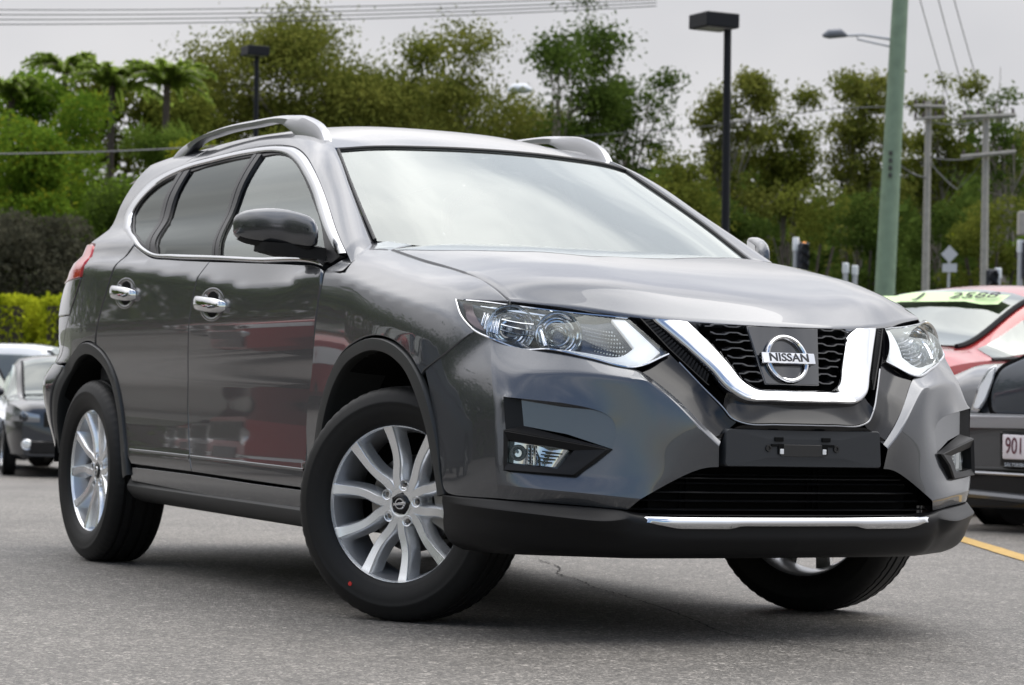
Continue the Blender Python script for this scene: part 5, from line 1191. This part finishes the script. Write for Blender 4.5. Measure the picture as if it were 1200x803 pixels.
# ------------------------------------------------------------------ vegetation
def leaf_mat(name, dark, light, trans=.35):
    m = bpy.data.materials.new(name); m.use_nodes = True; nt = m.node_tree; nt.nodes.clear(); N = nt.nodes.new; L = nt.links.new
    o = N('ShaderNodeOutputMaterial'); d = N('ShaderNodeBsdfDiffuse'); t = N('ShaderNodeBsdfTranslucent'); mx = N('ShaderNodeMixShader'); mx.inputs[0].default_value = trans
    g = N('ShaderNodeNewGeometry'); tc = N('ShaderNodeTexCoord'); n = N('ShaderNodeTexNoise'); n.inputs['Scale'].default_value = .9; n.inputs['Detail'].default_value = 3; L(tc.outputs['Object'], n.inputs[0])
    a = N('ShaderNodeMath'); a.operation = 'MULTIPLY_ADD'; L(g.outputs['Random Per Island'], a.inputs[0]); a.inputs[1].default_value = .55; 
    s = N('ShaderNodeMapRange'); L(n.outputs[0], s.inputs[0]); s.inputs[1].default_value = .3; s.inputs[2].default_value = .7; s.inputs[3].default_value = -.05; s.inputs[4].default_value = .5; L(s.outputs[0], a.inputs[2]); a.use_clamp = True
    c = N('ShaderNodeMix'); c.data_type = 'RGBA'; L(a.outputs[0], c.inputs[0]); c.inputs[6].default_value = (*dark, 1); c.inputs[7].default_value = (*light, 1)
    L(c.outputs[2], d.inputs[0]); L(c.outputs[2], t.inputs[0]); L(d.outputs[0], mx.inputs[1]); L(t.outputs[0], mx.inputs[2]); L(mx.outputs[0], o.inputs[0]); return m
LF = dict(euc=leaf_mat('gum leaves', (.070, .092, .018), (.240, .245, .052)), olive=leaf_mat('olive leaves', (.058, .082, .014), (.205, .220, .040)), dark=leaf_mat('dark leaves', (.034, .060, .013), (.115, .165, .032)),
          lush=leaf_mat('lush leaves', (.060, .125, .014), (.210, .310, .034), .45), yellow=leaf_mat('yellow green leaves', (.090, .130, .012), (.32, .34, .030), .45), grey=leaf_mat('grey brown leaves', (.040, .042, .028), (.115, .110, .075)),
          fern=leaf_mat('feathery leaves', (.080, .140, .022), (.24, .32, .060), .5), palm=leaf_mat('palm fronds', (.13, .20, .035), (.34, .44, .085), .6), orange=leaf_mat('orange blossom', (.30, .12, .02), (.50, .20, .03)), hedge=leaf_mat('clipped hedge leaves', (.16, .22, .010), (.54, .56, .035)))
BARK = mat('gum bark', (.22, .195, .165), .9, noise=(6, .35)); BARKD = mat('dark bark', (.07, .055, .045), .95, noise=(6, .4))
def leaf_quads(C, size, aspect, droop, r):
    """one small folded leaf per row of C"""
    n = len(C); d = r.normal(size=(n, 3)); d[:, 2] -= droop; d /= np.linalg.norm(d, axis=1)[:, None]
    s = np.cross(d, r.normal(size=(n, 3))); s /= np.linalg.norm(s, axis=1)[:, None]
    L_ = (size*r.uniform(.6, 1.3, n))[:, None]; w = L_*aspect
    V = np.stack([C, C + d*L_*.5 + s*w*.5, C + d*L_, C + d*L_*.5 - s*w*.5], 1).reshape(-1, 3); F = np.arange(4*n).reshape(n, 4); return V, F
def leaves_obj(name, C, size, aspect, droop, material, parent, r):
    V, F = leaf_quads(np.asarray(C), size, aspect, droop, r)
    me = bpy.data.meshes.new(name); me.vertices.add(len(V)); me.vertices.foreach_set('co', V.ravel()); me.loops.add(F.size); me.loops.foreach_set('vertex_index', F.ravel().astype(np.int32)); me.polygons.add(len(F)); me.polygons.foreach_set('loop_start', np.arange(0, F.size, 4, dtype=np.int32)); me.update(calc_edges=True)
    me.materials.append(material); o = bpy.data.objects.new(name, me); children_link(o, parent); return o
def gum_tree(label, u, d, v_top, width_px, kind='euc', n_leaf=5200, sparse=.5, base_frac=.35, seed=1, lean=0., group='gum trees behind the car yard', leaf=.16, bark=None, name='gum_tree', cat='tree', puff=1.0):
    r = np.random.default_rng(seed); p = grounded(u, d); H = height_for(u, v_top, d) - p.z; Wd = width_px/3081.8*d/2
    e = empty(name, p); tag(e, label, cat, group)
    mb = MB(); tips = []
    def limb(a, dirv, length, rad, depth):
        pts = [a]; dv = dirv.copy(); k = 5
        for i in range(k):
            dv = dv + r.normal(0, .13, 3) + np.array((0, 0, .05)); dv /= np.linalg.norm(dv); pts.append(pts[-1] + dv*length/k)
        mb.tube([tuple(q) for q in pts], list(np.linspace(rad, rad*.45, k+1)), 6, False)
        if depth == 0: tips.extend([pts[-1], pts[-2]*.5 + pts[-1]*.5]); return
        if depth == 1: tips.append(pts[-1])
        for j in range(r.integers(2, 4)):
            t = r.uniform(.45, 1); i = min(k, int(t*k)); side = r.normal(0, 1, 3); side -= dv*side.dot(dv); side /= np.linalg.norm(side)
            nd = dv*.75 + side*.75 + np.array((0, 0, .18)); nd /= np.linalg.norm(nd); limb(pts[i], nd, length*r.uniform(.5, .72), rad*.5, depth-1)
    trunk_h = H*base_frac; R0 = max(.09, H*.016)
    top = np.array((lean*H*.2, lean*H*.1, trunk_h)); 
    tp = [np.zeros(3), top*.35 + r.normal(0, .06, 3), top*.7 + r.normal(0, .08, 3), top]; mb.tube([tuple(q) for q in tp], [R0*1.25, R0, R0*.9, R0*.8], 8, False)
    for j in range(4 + int(H > 9)):
        a = 2*math.pi*j/4 + r.uniform(-.5, .5); out = np.array((math.cos(a), math.sin(a), 0)); k = min(1.1, Wd/(H - trunk_h)*1.1); nd = out*k*r.uniform(.5, 1.1) + np.array((0, 0, 1)); nd /= np.linalg.norm(nd)
        limb(top*r.uniform(.75, 1), nd, (H-trunk_h)*r.uniform(.42, .62), R0*.55, 2)
    limb(top, np.array((0, 0, 1.)), (H-trunk_h)*.55, R0*.6, 2)
    T = np.array(tips); zmax = T[:, 2].max(); sc = (H*.96 - trunk_h)/(zmax - trunk_h); V = np.array(mb.v); k = V[:, 2] > trunk_h
    rad = np.percentile(np.hypot(T[:, 0]-top[0], T[:, 1]-top[1]), 90); sw = Wd*.85/max(rad, .1)
    def fit(P):
        P = P.copy(); m = P[:, 2] > trunk_h*.72; t = np.clip((P[:, 2] - trunk_h*.72)/(trunk_h*.5 + .01), 0, 1); P[:, 0] = top[0]*0 + P[:, 0]*(1 + (sw-1)*t); P[:, 1] *= 1 + (sw-1)*t; m2 = P[:, 2] > trunk_h; P[m2, 2] = trunk_h + (P[m2, 2]-trunk_h)*sc; return P
    mb.v = [tuple(q) for q in fit(V)]; T = fit(T); tr = mb.build('trunk', bark or BARK, e, angle=180)
    n_leaf = int(n_leaf*2.2); keep = r.random(len(T)) > sparse*.35; T = T[keep]; w = r.uniform(.25, 1.0, len(T))*(.25 + np.clip((T[:, 2]-trunk_h)/(H-trunk_h), 0, 1))**1.1; w /= w.sum(); idx = r.choice(len(T), n_leaf, p=w)
    cr = (.125 + .085*r.random(len(T)))*min(Wd, H*.35)*puff
    C = T[idx] + r.normal(0, 1, (n_leaf, 3))*cr[idx][:, None]*np.array((1, 1, .62)); C[:, 2] = np.maximum(C[:, 2], .4)
    leaves_obj('crown', C, leaf, .42, .7 if kind in ('euc', 'olive') else .1, LF[kind], e, r); return e
def bush(label, u, d, v_top, width_px, v_bot=None, kind='lush', n_leaf=6000, seed=1, group='shrubs massed along the boundary', leaf=.16, lumps=16, name='shrub', extra=None, aspect=.5):
    r = np.random.default_rng(seed); p = grounded(u, d); H = height_for(u, v_top, d) - p.z; Wd = width_px/3081.8*d/2; z0 = 0 if v_bot is None else max(0, height_for(u, v_bot, d) - p.z)
    e = empty(name, p); tag(e, label, 'tree' if H > 4 else 'shrub', group)
    mb = MB()
    for j in range(5):
        a = r.uniform(0, 6.28); mb.tube([(0, 0, 0), (.1*math.cos(a), .1*math.sin(a), H*.25), (Wd*.5*math.cos(a), Wd*.5*math.sin(a), H*.7)], [.07, .06, .03], 6, False)
    mb.build('trunk', BARKD, e, angle=180)
    n_leaf = int(n_leaf*2); leaf = leaf*.72; lumps = int(lumps*1.5); Cc = []; t = r.random(lumps)**.7; a = r.uniform(0, 6.28, lumps); zz = z0 + (H*.88 - z0)*t; rr = Wd*.74*np.sqrt(np.clip(1 - ((t - .42)/.70)**2, .15, 1))*np.sqrt(r.random(lumps)); Cc = np.stack([rr*np.cos(a), rr*np.sin(a), zz], 1)
    Rl = r.uniform(.26, .42, lumps)*min(Wd, H*.5); idx = r.integers(0, lumps, n_leaf); dv = r.normal(size=(n_leaf, 3)); dv /= np.linalg.norm(dv, axis=1)[:, None]
    C = Cc[idx] + dv*(Rl[idx]*r.random(n_leaf)**.22)[:, None]*np.array((1, 1, .85)); C[:, 2] = np.clip(C[:, 2], .05, H*1.02)
    leaves_obj('crown', C, leaf, aspect, .1, LF[kind], e, r)
    if extra: 
        ck, ce, ne = extra; idx = r.integers(0, len(C), ne); leaves_obj('new_growth', C[idx] + r.normal(0, .05, (ne, 3)) + np.array((0, 0, .08)), leaf, aspect, .0, LF[ck], e, r)
    return e
def palm(label, u, d, v_top, width_px, kind='fern', seed=1, fronds=22, fan=False, group='palms on the left'):
    r = np.random.default_rng(seed); p = grounded(u, d); H = height_for(u, v_top, d) - p.z; Wd = width_px/3081.8*d/2; e = empty('palm_tree', p); tag(e, label, 'palm', group)
    hz = H - Wd*.55; MB().tube([(0, 0, 0), (.05, 0, hz*.5), (0, .03, hz)], [.13, .11, .09], 8, False).build('trunk', BARKD, e, angle=180)
    mb = MB(); Cs = []; V = []; F = []
    for i in range(fronds):
        a = 2*math.pi*i/fronds*2.4 + r.uniform(-.2, .2); el = r.uniform(.35, 1.5); L_ = Wd*1.15*r.uniform(.8, 1.1); pts = []
        for t in np.linspace(0, 1, 9): pts.append(np.array((math.cos(a)*L_*t*math.cos(el*.6), math.sin(a)*L_*t*math.cos(el*.6), hz + L_*(math.sin(el)*t - .66*t*t))))
        mb.tube([tuple(q) for q in pts], list(np.linspace(.025, .008, 9)), 4, False)
        for k in range(1, 9):
            q = pts[k]; dv = pts[k] - pts[k-1]; dv /= np.linalg.norm(dv); sdv = np.cross(dv, (0, 0, 1)); sdv /= max(np.linalg.norm(sdv), 1e-6)
            for sgn in (-1, 1):
                for j in range(6):
                    o = len(V); b = q - dv*np.linalg.norm(pts[k]-pts[k-1])*j/6; ln = L_*.23*(1.05 - (k - j/6)/9.5); tip = b + (sdv*sgn*.85 + dv*.6)*ln + np.array((0, 0, -.35*ln + r.normal(0, .06))); wv = dv*.05
                    V += [b - wv, b + wv, tip]; F.append((o, o+1, o+2))
    mb.build('frond_ribs', BARK, e, angle=180); mesh_obj('crown', V, F, LF[kind], e, smooth=False); return e
def hedge(label, u0, u1, d, v_top, seed, depth=1.4):
    r = np.random.default_rng(seed); a = grounded(u0, d); b = grounded(u1, d); c = (a+b)/2; H = height_for((u0+u1)/2, v_top, d) - c.z; e = empty('clipped_hedge', c); e.rotation_euler = (0, 0, math.atan2((b-a).y, (b-a).x)); Lh = (b-a).length; tag(e, label, 'hedge', 'clipped hedges by the yard')
    MB().box((0, 0, H/2 - .06), (Lh - .16, depth - .16, H - .12)).build('trunk', BARKD, e); n = int(5200*Lh*H/3); C = []
    f = r.integers(0, 4, n); u_ = r.uniform(-.5, .5, n); w_ = r.uniform(0, 1, n); j = r.normal(0, .035, n)
    X = np.where(f < 2, u_*Lh, np.where(f == 2, Lh/2 + j, -Lh/2 + j)); Y = np.where(f == 0, -depth/2 + j, np.where(f == 1, (w_-.5)*depth, u_*depth)); Z = np.where(f == 1, H + j, w_*H)
    leaves_obj('crown', np.stack([X, Y, Z], 1), .10, .6, -.2, LF['hedge'], e, r); return e
hedge('squared yellow green hedge at the far left edge, behind the silver wagon', -60, 37, 52, 352, 3)
hedge('squared yellow green hedge just left of the SUV\'s tail, past a dark gap', 56, 150, 52, 354, 4)
# left of the picture: garden trees and palms
bush('broad shrub with yellow tipped leaves at the far left', 20, 62, 118, 210, kind='lush', n_leaf=11000, seed=11, extra=('yellow', 0, 3500), leaf=.20)
bush('grey brown bush above the left hedge', 30, 56, 238, 190, 352, kind='grey', n_leaf=8000, seed=12)
bush('deep green bush right of the grey brown one', 150, 58, 196, 190, kind='dark', n_leaf=7000, seed=13, extra=('lush', 0, 3500))
bush('low dark bush under the garden trees beside the SUV\'s tail', 95, 55, 300, 150, kind='dark', n_leaf=4000, seed=14)
bush('pale feathery bamboo clump behind the SUV\'s rear roof', 175, 66, 112, 130, kind='fern', n_leaf=7000, seed=15, aspect=.18, leaf=.34)
bush('yellowish bush rising over the SUV\'s roof rail', 232, 64, 128, 120, kind='yellow', n_leaf=4000, seed=16, extra=('orange', 0, 260))
bush('olive bush behind the left lamp post', 300, 66, 122, 170, kind='olive', n_leaf=6000, seed=17)
bush('tall leafy tree behind the far left palms', 35, 69, 44, 210, kind='lush', n_leaf=9000, seed=71, leaf=.24, lumps=22)
bush('tall glossy tree behind the drooping palm', 128, 71, 46, 170, kind='olive', n_leaf=8000, seed=72, leaf=.24, lumps=20)
bush('olive tree filling the gap under the spreading palm', 208, 70, 40, 150, kind='olive', n_leaf=7500, seed=73, leaf=.24, lumps=20)
bush('bright green tree in front of the palm trunks', 92, 65, 74, 180, kind='lush', n_leaf=6000, seed=74, extra=('yellow', 0, 1500))
palm('tall feathery palm standing highest at far left', 66, 70, 56, 96, 'palm', 21, 30)
palm('drooping palm right of the tallest palm', 122, 68, 66, 120, 'palm', 22, 30)
palm('spreading palm with yellowing lower fronds', 186, 67, 66, 116, 'palm', 23, 30)
palm('spiky grey palm at the left edge', 4, 68, 84, 100, 'palm', 24, 30)
gum_tree('small olive tree right of the palms', 232, 76, 68, 110, 'olive', 3800, .4, .45, 31)
gum_tree('leafy gum directly behind the left lamp post', 350, 74, 14, 210, 'euc', 15300, .4, .46, 32, puff=1.3)
gum_tree('rounded gum with pale trunk above the windscreen', 440, 76, 40, 170, 'olive', 11900, .4, .40, 33, puff=1.3)
gum_tree('dense olive gum left of the bent street lamp', 530, 74, 30, 190, 'euc', 13600, .4, .44, 34, puff=1.3)
gum_tree('tallest gum with bare gaps, leaning right over the roof', 622, 72, -28, 165, 'dark', 4600, 1.0, .42, 35, lean=.4)
gum_tree('broad low gum behind the bent street lamp', 590, 80, 92, 170, 'olive', 4800, .4, .30, 36)
gum_tree('slim gum half hidden at the back of the row on the left', 385, 84, 70, 130, 'olive', 4200, .4, .35, 37)
gum_tree('thin open gum right of the windscreen', 733, 74, 72, 112, 'dark', 2600, 1.1, .40, 41)
gum_tree('gum with open crown beside the black lamp post', 850, 72, 72, 112, 'euc', 3600, .9, .36, 42)
gum_tree('bushy gum right of the black lamp post', 918, 74, 96, 112, 'olive', 4200, .8, .34, 43)
gum_tree('tall gum behind the green timber pole', 1003, 72, 72, 112, 'euc', 4400, .8, .34, 44)
gum_tree('gum between the green pole and the grey power poles', 1098, 74, 72, 104, 'olive', 3600, .9, .36, 45)
gum_tree('nearly bare gum with twiggy top at the right edge', 1172, 72, 60, 100, 'dark', 1100, 1.4, .42, 46)
gum_tree('leafy gum at the right edge behind the bare one', 1215, 78, 130, 130, 'euc', 4800, .4, .36, 47)
gum_tree('low spreading gum in front of the right hand row', 775, 68, 176, 150, 'olive', 4600, .3, .26, 48)
for i, (u, vt, wpx, k, lab) in enumerate([(705, 190, 120, 'dark', 'dark shrub just right of the windscreen pillar'), (800, 205, 130, 'olive', 'olive shrub left of the black lamp post'), (868, 200, 120, 'dark', 'dark shrub behind the black lamp post'),
        (940, 195, 140, 'olive', 'olive shrub behind the amber traffic signal'), (1010, 205, 120, 'dark', 'dark shrub left of the green timber pole'), (1085, 215, 130, 'dark', 'dark shrub behind the diamond sign'), (1160, 200, 130, 'olive', 'olive shrub between the two power poles'), (1225, 240, 110, 'lush', 'bright green shrub at the right edge')]):
    bush(lab, u, 66 + (i % 3)*2, vt, wpx, kind=k, n_leaf=5200, seed=60+i, extra=('yellow', 0, 260) if i in (1, 6) else None)
# the wood behind everything reads as one mass
def wood():
    r = np.random.default_rng(99); n = 60000; u = r.uniform(-250, 1450, n); d = r.uniform(88, 108, n); top = 215 + 22*np.sin(u*.021) + 18*np.sin(u*.047+1) + 10*np.sin(u*.11); v = 470 - (470-top)*r.random(n)**.8
    P = np.array([tuple(CAM + C_FWD*dd + C_RIGHT*((uu-600)/3081.8*dd)) for uu, dd in zip(u, d)]); P[:, 2] = [height_for(a, b, c) for a, b, c in zip(u, v, d)]
    o = leaves_obj('distant_wood', P, .55, .6, .2, LF['dark'], None, r); tag(o, 'dark wood closing the view behind the garden and gum trees', 'wood', kind='stuff')
wood()

# ------------------------------------------------------------------ poles, lamps, signals, wires
GREENP = mat('green treated timber', (.17, .235, .165), .85, noise=(5, .3)); GALV = mat('galvanised steel', (.42, .43, .45), .5, .5); TIMBER = mat('weathered timber', (.30, .285, .26), .9, noise=(9, .3)); BLKM = mat('black powder coat', (.007, .008, .011), .5, spec=.2); LAMPW = mat('lamp bowl', (.7, .72, .75), .3)
def up_from(p, h): return p + UPV*h
def lamp_post(label, u, d, v_top, head_w, hu, hv):
    p = grounded(u, d); e = empty('lamp_post', p); tag(e, label, 'lamp post', 'black lamp posts with box heads'); H = height_for(u, v_top, d) - p.z; a = UPV
    MB().tube([a*0, a*H], [.062, .055], 12).box((0, 0, .02), (.3, .3, .04)).build('post', BLKM, e)
    off = C_RIGHT*((hu-u)/3081.8*d); rot = Matrix.Rotation(math.atan2(C_RIGHT.y, C_RIGHT.x) + .45, 3, 'Z'); c = a*(H + .10) + off; hd = MB().box(c, (head_w, head_w, .21), rot, .012).build('lamp_head', BLKM, e); MB().box(c - Vector((0, 0, .108)), (head_w*.8, head_w*.8, .012), rot).build('lamp_glass', mat('lamp glass', (.25, .25, .26), .2), hd)
lamp_post('black lamp post with square head right of the windscreen', 850, 38, 34, .54, 834, 26)
lamp_post('thinner black lamp post with box head at upper left', 299, 58, 66, .50, 297, 60)
def street_light(label, u, d, v_bend, hu, hv):
    p = grounded(u, d); e = empty('street_light', p); tag(e, label, 'street light'); H = height_for(u, v_bend, d) - p.z; hd = C_RIGHT*((hu-u)/3081.8*d) + UPV*(height_for(hu, hv, d) - p.z)
    MB().tube([UPV*0, UPV*(H-.3), UPV*H + (hd - UPV*H)*.12, UPV*H + (hd-UPV*H)*.95], [.11, .07, .055, .045], 10).build('post', GALV, e)
    MB().tube([hd - C_RIGHT*.35, hd - C_RIGHT*.15 + Vector((0, 0, .06)), hd + C_RIGHT*.2 + Vector((0, 0, .05)), hd + C_RIGHT*.42], [.06, .15, .16, .05], 10).build('lamp_head', LAMPW, e)
street_light('grey street light with bent arm among the gums over the roof', 576, 82, 128, 606, 107)
# green timber pole with its outreach lamp
p = grounded(1030, 50); e = empty('timber_pole', p); tag(e, 'thick leaning green timber pole carrying a street lamp arm', 'pole'); tz = height_for(1045, -30, 50) - p.z; tip = C_RIGHT*(17/3081.8*50) + Vector((0, 0, tz))
MB().tube([(0, 0, 0), tip*.5, tip], [.21, .185, .15], 16).build('shaft', GREENP, e)
def pt(u, v, d, base): q = at(u, d); return Vector((q.x, q.y, height_for(u, v, d))) - base
b0 = pt(1041, 46, 50, p); b1 = pt(1041, 55, 50, p); h0 = pt(978, 41, 50, p); mb = MB(); mb.tube([b0, b0*.4 + h0*.6 + Vector((0, 0, .05)), h0], .025, 8); mb.tube([b1, b1*.3 + h0*.7, h0 - C_RIGHT*-.3], .018, 8); arm_ = mb.build('lamp_arm', GALV, e)
MB().tube([h0 - C_RIGHT*.36, h0 - C_RIGHT*.25 + Vector((0, 0, .03)), h0 - C_RIGHT*.02 + Vector((0, 0, .05)), h0 + C_RIGHT*.1], [.03, .09, .09, .03], 10).build('lamp_head', mat('lamp housing', (.14, .15, .17), .4), arm_)
mb = MB(); nb = pt(1037, 180, 50, p) - C_FWD*.20
for k in range(4): mb.box(nb - Vector((0, 0, .14*k)), (.05, .06, .08), None, .005)
mb.build('pole_marks', mat('stencil black', (.03, .035, .03), .8), e)
def power_pole(label, ub, ut, d, v_top, arms):
    p = grounded(ub, d); e = empty('power_pole', p); tag(e, label, 'power pole'); T = pt(ut, v_top, d, p); MB().tube([(0, 0, 0), T*.5, T], [.105, .09, .075], 12).build('shaft', TIMBER, e)
    for (ua, va, ub2, vb, r) in arms:
        a, b = pt(ua, va, d, p) - C_FWD*.15, pt(ub2, vb, d, p) - C_FWD*.15; c = MB().tube([a, b], r, 6).build('crossarm', TIMBER if r < .08 else GALV, e)
        for t in (.05, .3, .7, .95): q = a*(1-t) + b*t; MB().tube([q, q + Vector((0, 0, .08)), q + Vector((0, 0, .16))], [.025, .04, .02], 8).build('insulator', mat('brown insulator', (.06, .04, .035), .3), c)
    return e
power_pole('left of two weathered power poles, with short crossarm and service lines', 1084, 1082, 62, 118, [(1064, 124, 1101, 125, .05), (1064, 140, 1100, 137, .04)])
power_pole('right hand weathered power pole with two wide crossarms', 1153, 1150, 60, 134, [(1120, 138, 1183, 135, .06), (1120, 184, 1184, 178, .055)])
def sign():
    d = 58; p = grounded(1110, d); e = empty('road_sign', p); tag(e, 'grey back of a diamond road sign over a small plate', 'sign'); MB().tube([(0, 0, 0), pt(1110, 288, d, p)], .03, 8).build('post', GALV, e)
    rt = C_RIGHT.copy(); rt.z = 0; rt.normalize(); fw_ = Vector((rt.y, -rt.x, 0))*.05
    for nm, P in (('diamond_plate', [(1110, 288), (1120, 298), (1110, 308.5), (1100, 298)]), ('small_plate', [(1102, 309), (1119, 309), (1119, 319), (1102, 319)])):
        mb = MB(); q = [pt(u, v, d, p) + fw_ for u, v in P]; mb.add(q + [x - fw_*.3 for x in q], [(0, 1, 2, 3), (7, 6, 5, 4), (0, 4, 5, 1), (1, 5, 6, 2), (2, 6, 7, 3), (3, 7, 4, 0)]); mb.build(nm, mat('bare aluminium', (.48, .48, .50), .5, .3), e, smooth=False)
sign()
def signal(label, u, d, v_top, v_cap, off, lit=None, body=True):
    p = grounded(u, d); e = empty('traffic_signal', p); tag(e, label, 'traffic signal'); a, b = pt(u, v_cap, d, p), pt(u, v_top, d, p)
    MB().tube([(0, 0, 0), a], .055, 10).build('post', GALV, e); MB().tube([a, b - (b-a)*.1, b], [.068, .068, .05], 12).build('post_cap', mat('white cap', (.62, .64, .66), .5), e)
    if body:
        c = pt(u + off, v_cap + 9, d, p) - C_FWD*.05; rot = Matrix.Rotation(math.atan2(C_FWD.y, C_FWD.x), 3, 'Z'); hd = MB().box(c, (.2, .20, .62), rot, .02)
        for k in (-1, 0, 1): hd.tube([c - C_FWD*.1 + Vector((0, 0, .19*k)), c - C_FWD*.28 + Vector((0, 0, .19*k))], .085, 12, False)
        h = hd.build('signal_head', mat('signal housing', (.012, .014, .025), .4), e)
        if lit:
            m = bpy.data.materials.new('lit amber'); m.use_nodes = True; bb = m.node_tree.nodes['Principled BSDF']; bb.inputs['Base Color'].default_value = (.9, .3, .02, 1); bb.inputs['Emission Color'].default_value = (1, .33, .03, 1); bb.inputs['Emission Strength'].default_value = 1.3
            q = pt(u + off, lit, d, p) - C_FWD*.1; Mx = Matrix.Translation(q) @ Vector((0, 1, 0)).rotation_difference(-C_FWD).to_matrix().to_4x4(); MB().lathe([(.0001, .05), (.06, .04), (.09, .0), (.09, -.05)], 16, Mx).build('amber_lamp', m, h)
signal('traffic signal showing amber above the SUV\'s bonnet', 930, 52, 278, 294, 9, 289)
signal('pale capped post left of the short pair above the bonnet', 989, 54, 308, 320, 0, None, False)
signal('shorter pale capped post beside the green timber pole', 1000, 54, 311, 322, 0, None, False)
signal('pale capped signal post in front of the right power pole', 1168, 50, 314, 326, -8, None)
signal('tall pale signal post cut by the right edge', 1194, 44, 281, 296, 8, None)
p = grounded(1204, 44); e = empty('equipment_box', p); tag(e, 'weathered grey box on a post at the right edge', 'box'); c = pt(1204, 262, 44, p); MB().box(c, (.22, .40, .40), Matrix.Rotation(math.atan2(C_FWD.y, C_FWD.x), 3, 'Z'), .02).build('cabinet', TIMBER, e); MB().tube([(0, 0, 0), c], .05, 8).build('post', GALV, e)
def wire(label, pts, d, sag=.0, r=.011, group='overhead wires'):
    P = []
    for (u, v), dd in zip(pts, d): q = at(u, dd); P.append(Vector((q.x, q.y, height_for(u, v, dd))))
    out = []
    for a, b in zip(P, P[1:]):
        for t in np.linspace(0, 1, 25): out.append(a*(1-t) + b*t - Vector((0, 0, sag*4*t*(1-t))))
    tag(MB().tube(out, r, 4, False).build('overhead_wire', mat('wire', (.10, .10, .105), .6), None), label, 'wire', group)
WG = 'high wires across the top of the sky'
for i, (v0, v1) in enumerate(((9, -4), (15, 1), (21, 5), (27, 9))): wire('thin wire slung high across the upper left sky', [(-140, v0), (760, v1 - 3)], (50, 50), .12, .010, WG)
wire('single pale wire crossing the left garden trees at mid height', [(-120, 180), (260, 170)], (40, 44), .05, .012)
wire('wire running to the right through the gums at roof level', [(640, 162), (830, 147), (975, 126), (1062, 124)], (70, 68, 64, 62), .0, .012)
for v0, v1, lab in ((142, 138, 'line between the two power poles at their upper crossarms'), (183, 181, 'line between the power poles at the lower crossarm')): wire(lab, [(1084, v0), (1152, v1)], (62, 60), .1, .014)
wire('service cable drooping left from the left power pole', [(1040, 184), (1082, 208)], (60, 62), .1, .02); wire('second drooping cable between the power poles', [(1084, 188), (1118, 222), (1152, 180)], (62, 61, 60), .05, .014)
for k, (ua, ub) in enumerate(((1078, 1120), (1100, 1140), (1118, 1160))): wire('thin wire rising out of frame above the power poles', [(ua - 20, -40), (ub - 8, 136)], (45, 60), .05, .009, 'rising wires at upper right')
# the row of cars on the near side of the yard, which the doors mirror
for k, (x, y, h, pm, lab) in enumerate([(-8.5, -7.2, 100, REDP, 'red hatchback in the row opposite the SUV, nearest its tail'), (-12.0, -8.4, 96, GREYP, 'dark grey sedan in the row opposite the SUV'), (-15.5, -9.6, 98, REDP, 'red sedan further along the row opposite the SUV'), (-19.5, -11.0, 95, DKBLUE, 'dark sedan at the far end of the row opposite the SUV'), (-4.6, -6.6, 97, GREYP, 'charcoal sedan opposite the SUV\'s front door')]):
    q = parked_car(lab, Vector((x, y, 0)), R_(h), pm, 4.4, 1.78, 1.50, .98, .96, cowl=.75, header=.0); front_details(q[0], q[4])
for k, (x, y, H_) in enumerate([(-24, -20, 7), (-14, -22, 6), (-4, -21, 7), (-50, -24, 10), (-34, -17, 8), (-44, -12, 8), (-60, -19, 10), (-68, -27, 11), (-56, -30, 10)]):  # unseen trees added so the doors mirror something dark
    r = np.random.default_rng(300+k); e = empty('reflection_tree', (x, y, 0)); tag(e, 'unseen rounded tree added to darken the door reflections, ' + ('tallest', 'lowest', 'opposite the front door', 'leaning over the far hedge', 'second farthest', 'farthest off', 'tall, beyond the far hedge', 'tallest of all', 'set well back')[k], 'tree', 'unseen trees added for the door reflections')
    MB().tube([(0, 0, 0), (.1, 0, H_*.4), (0, .1, H_*.7)], [.22, .16, .08], 8).build('trunk', BARKD, e)
    C = r.normal(0, 1, (2600, 3)); C *= np.array((2.6, 2.6, H_*.20)); C[:, 2] += H_*.55; C[:, 2] = np.clip(C[:, 2], .3, H_); leaves_obj('crown', C, .55, .5, .2, LF['dark'], e, r)

for k, (x0, y0, x1, y1) in enumerate(((8, -15.5, -18, -19), (-18, -19, -46, -14))):  # unseen hedges added to block the bright horizon mirrored in the doors
    r = np.random.default_rng(400+k); c = Vector(((x0+x1)/2, (y0+y1)/2, 0)); Lh = math.hypot(x1-x0, y1-y0); e = empty('reflection_hedge', c); e.rotation_euler = (0, 0, math.atan2(y1-y0, x1-x0)); tag(e, 'unseen long hedge added to darken the door reflections, ' + ('opposite the SUV', 'beyond the row of cars')[k], 'hedge', 'unseen hedges added for the door reflections')
    MB().box((0, 0, .8), (Lh, .9, 1.6), None, .1).build('trunk', BARKD, e); n = 5000; C = np.stack([r.uniform(-.5, .5, n)*Lh, r.normal(0, .55, n), 1.7*r.random(n)**.7], 1); leaves_obj('crown', C, .30, .5, .1, LF['dark'], e, r)
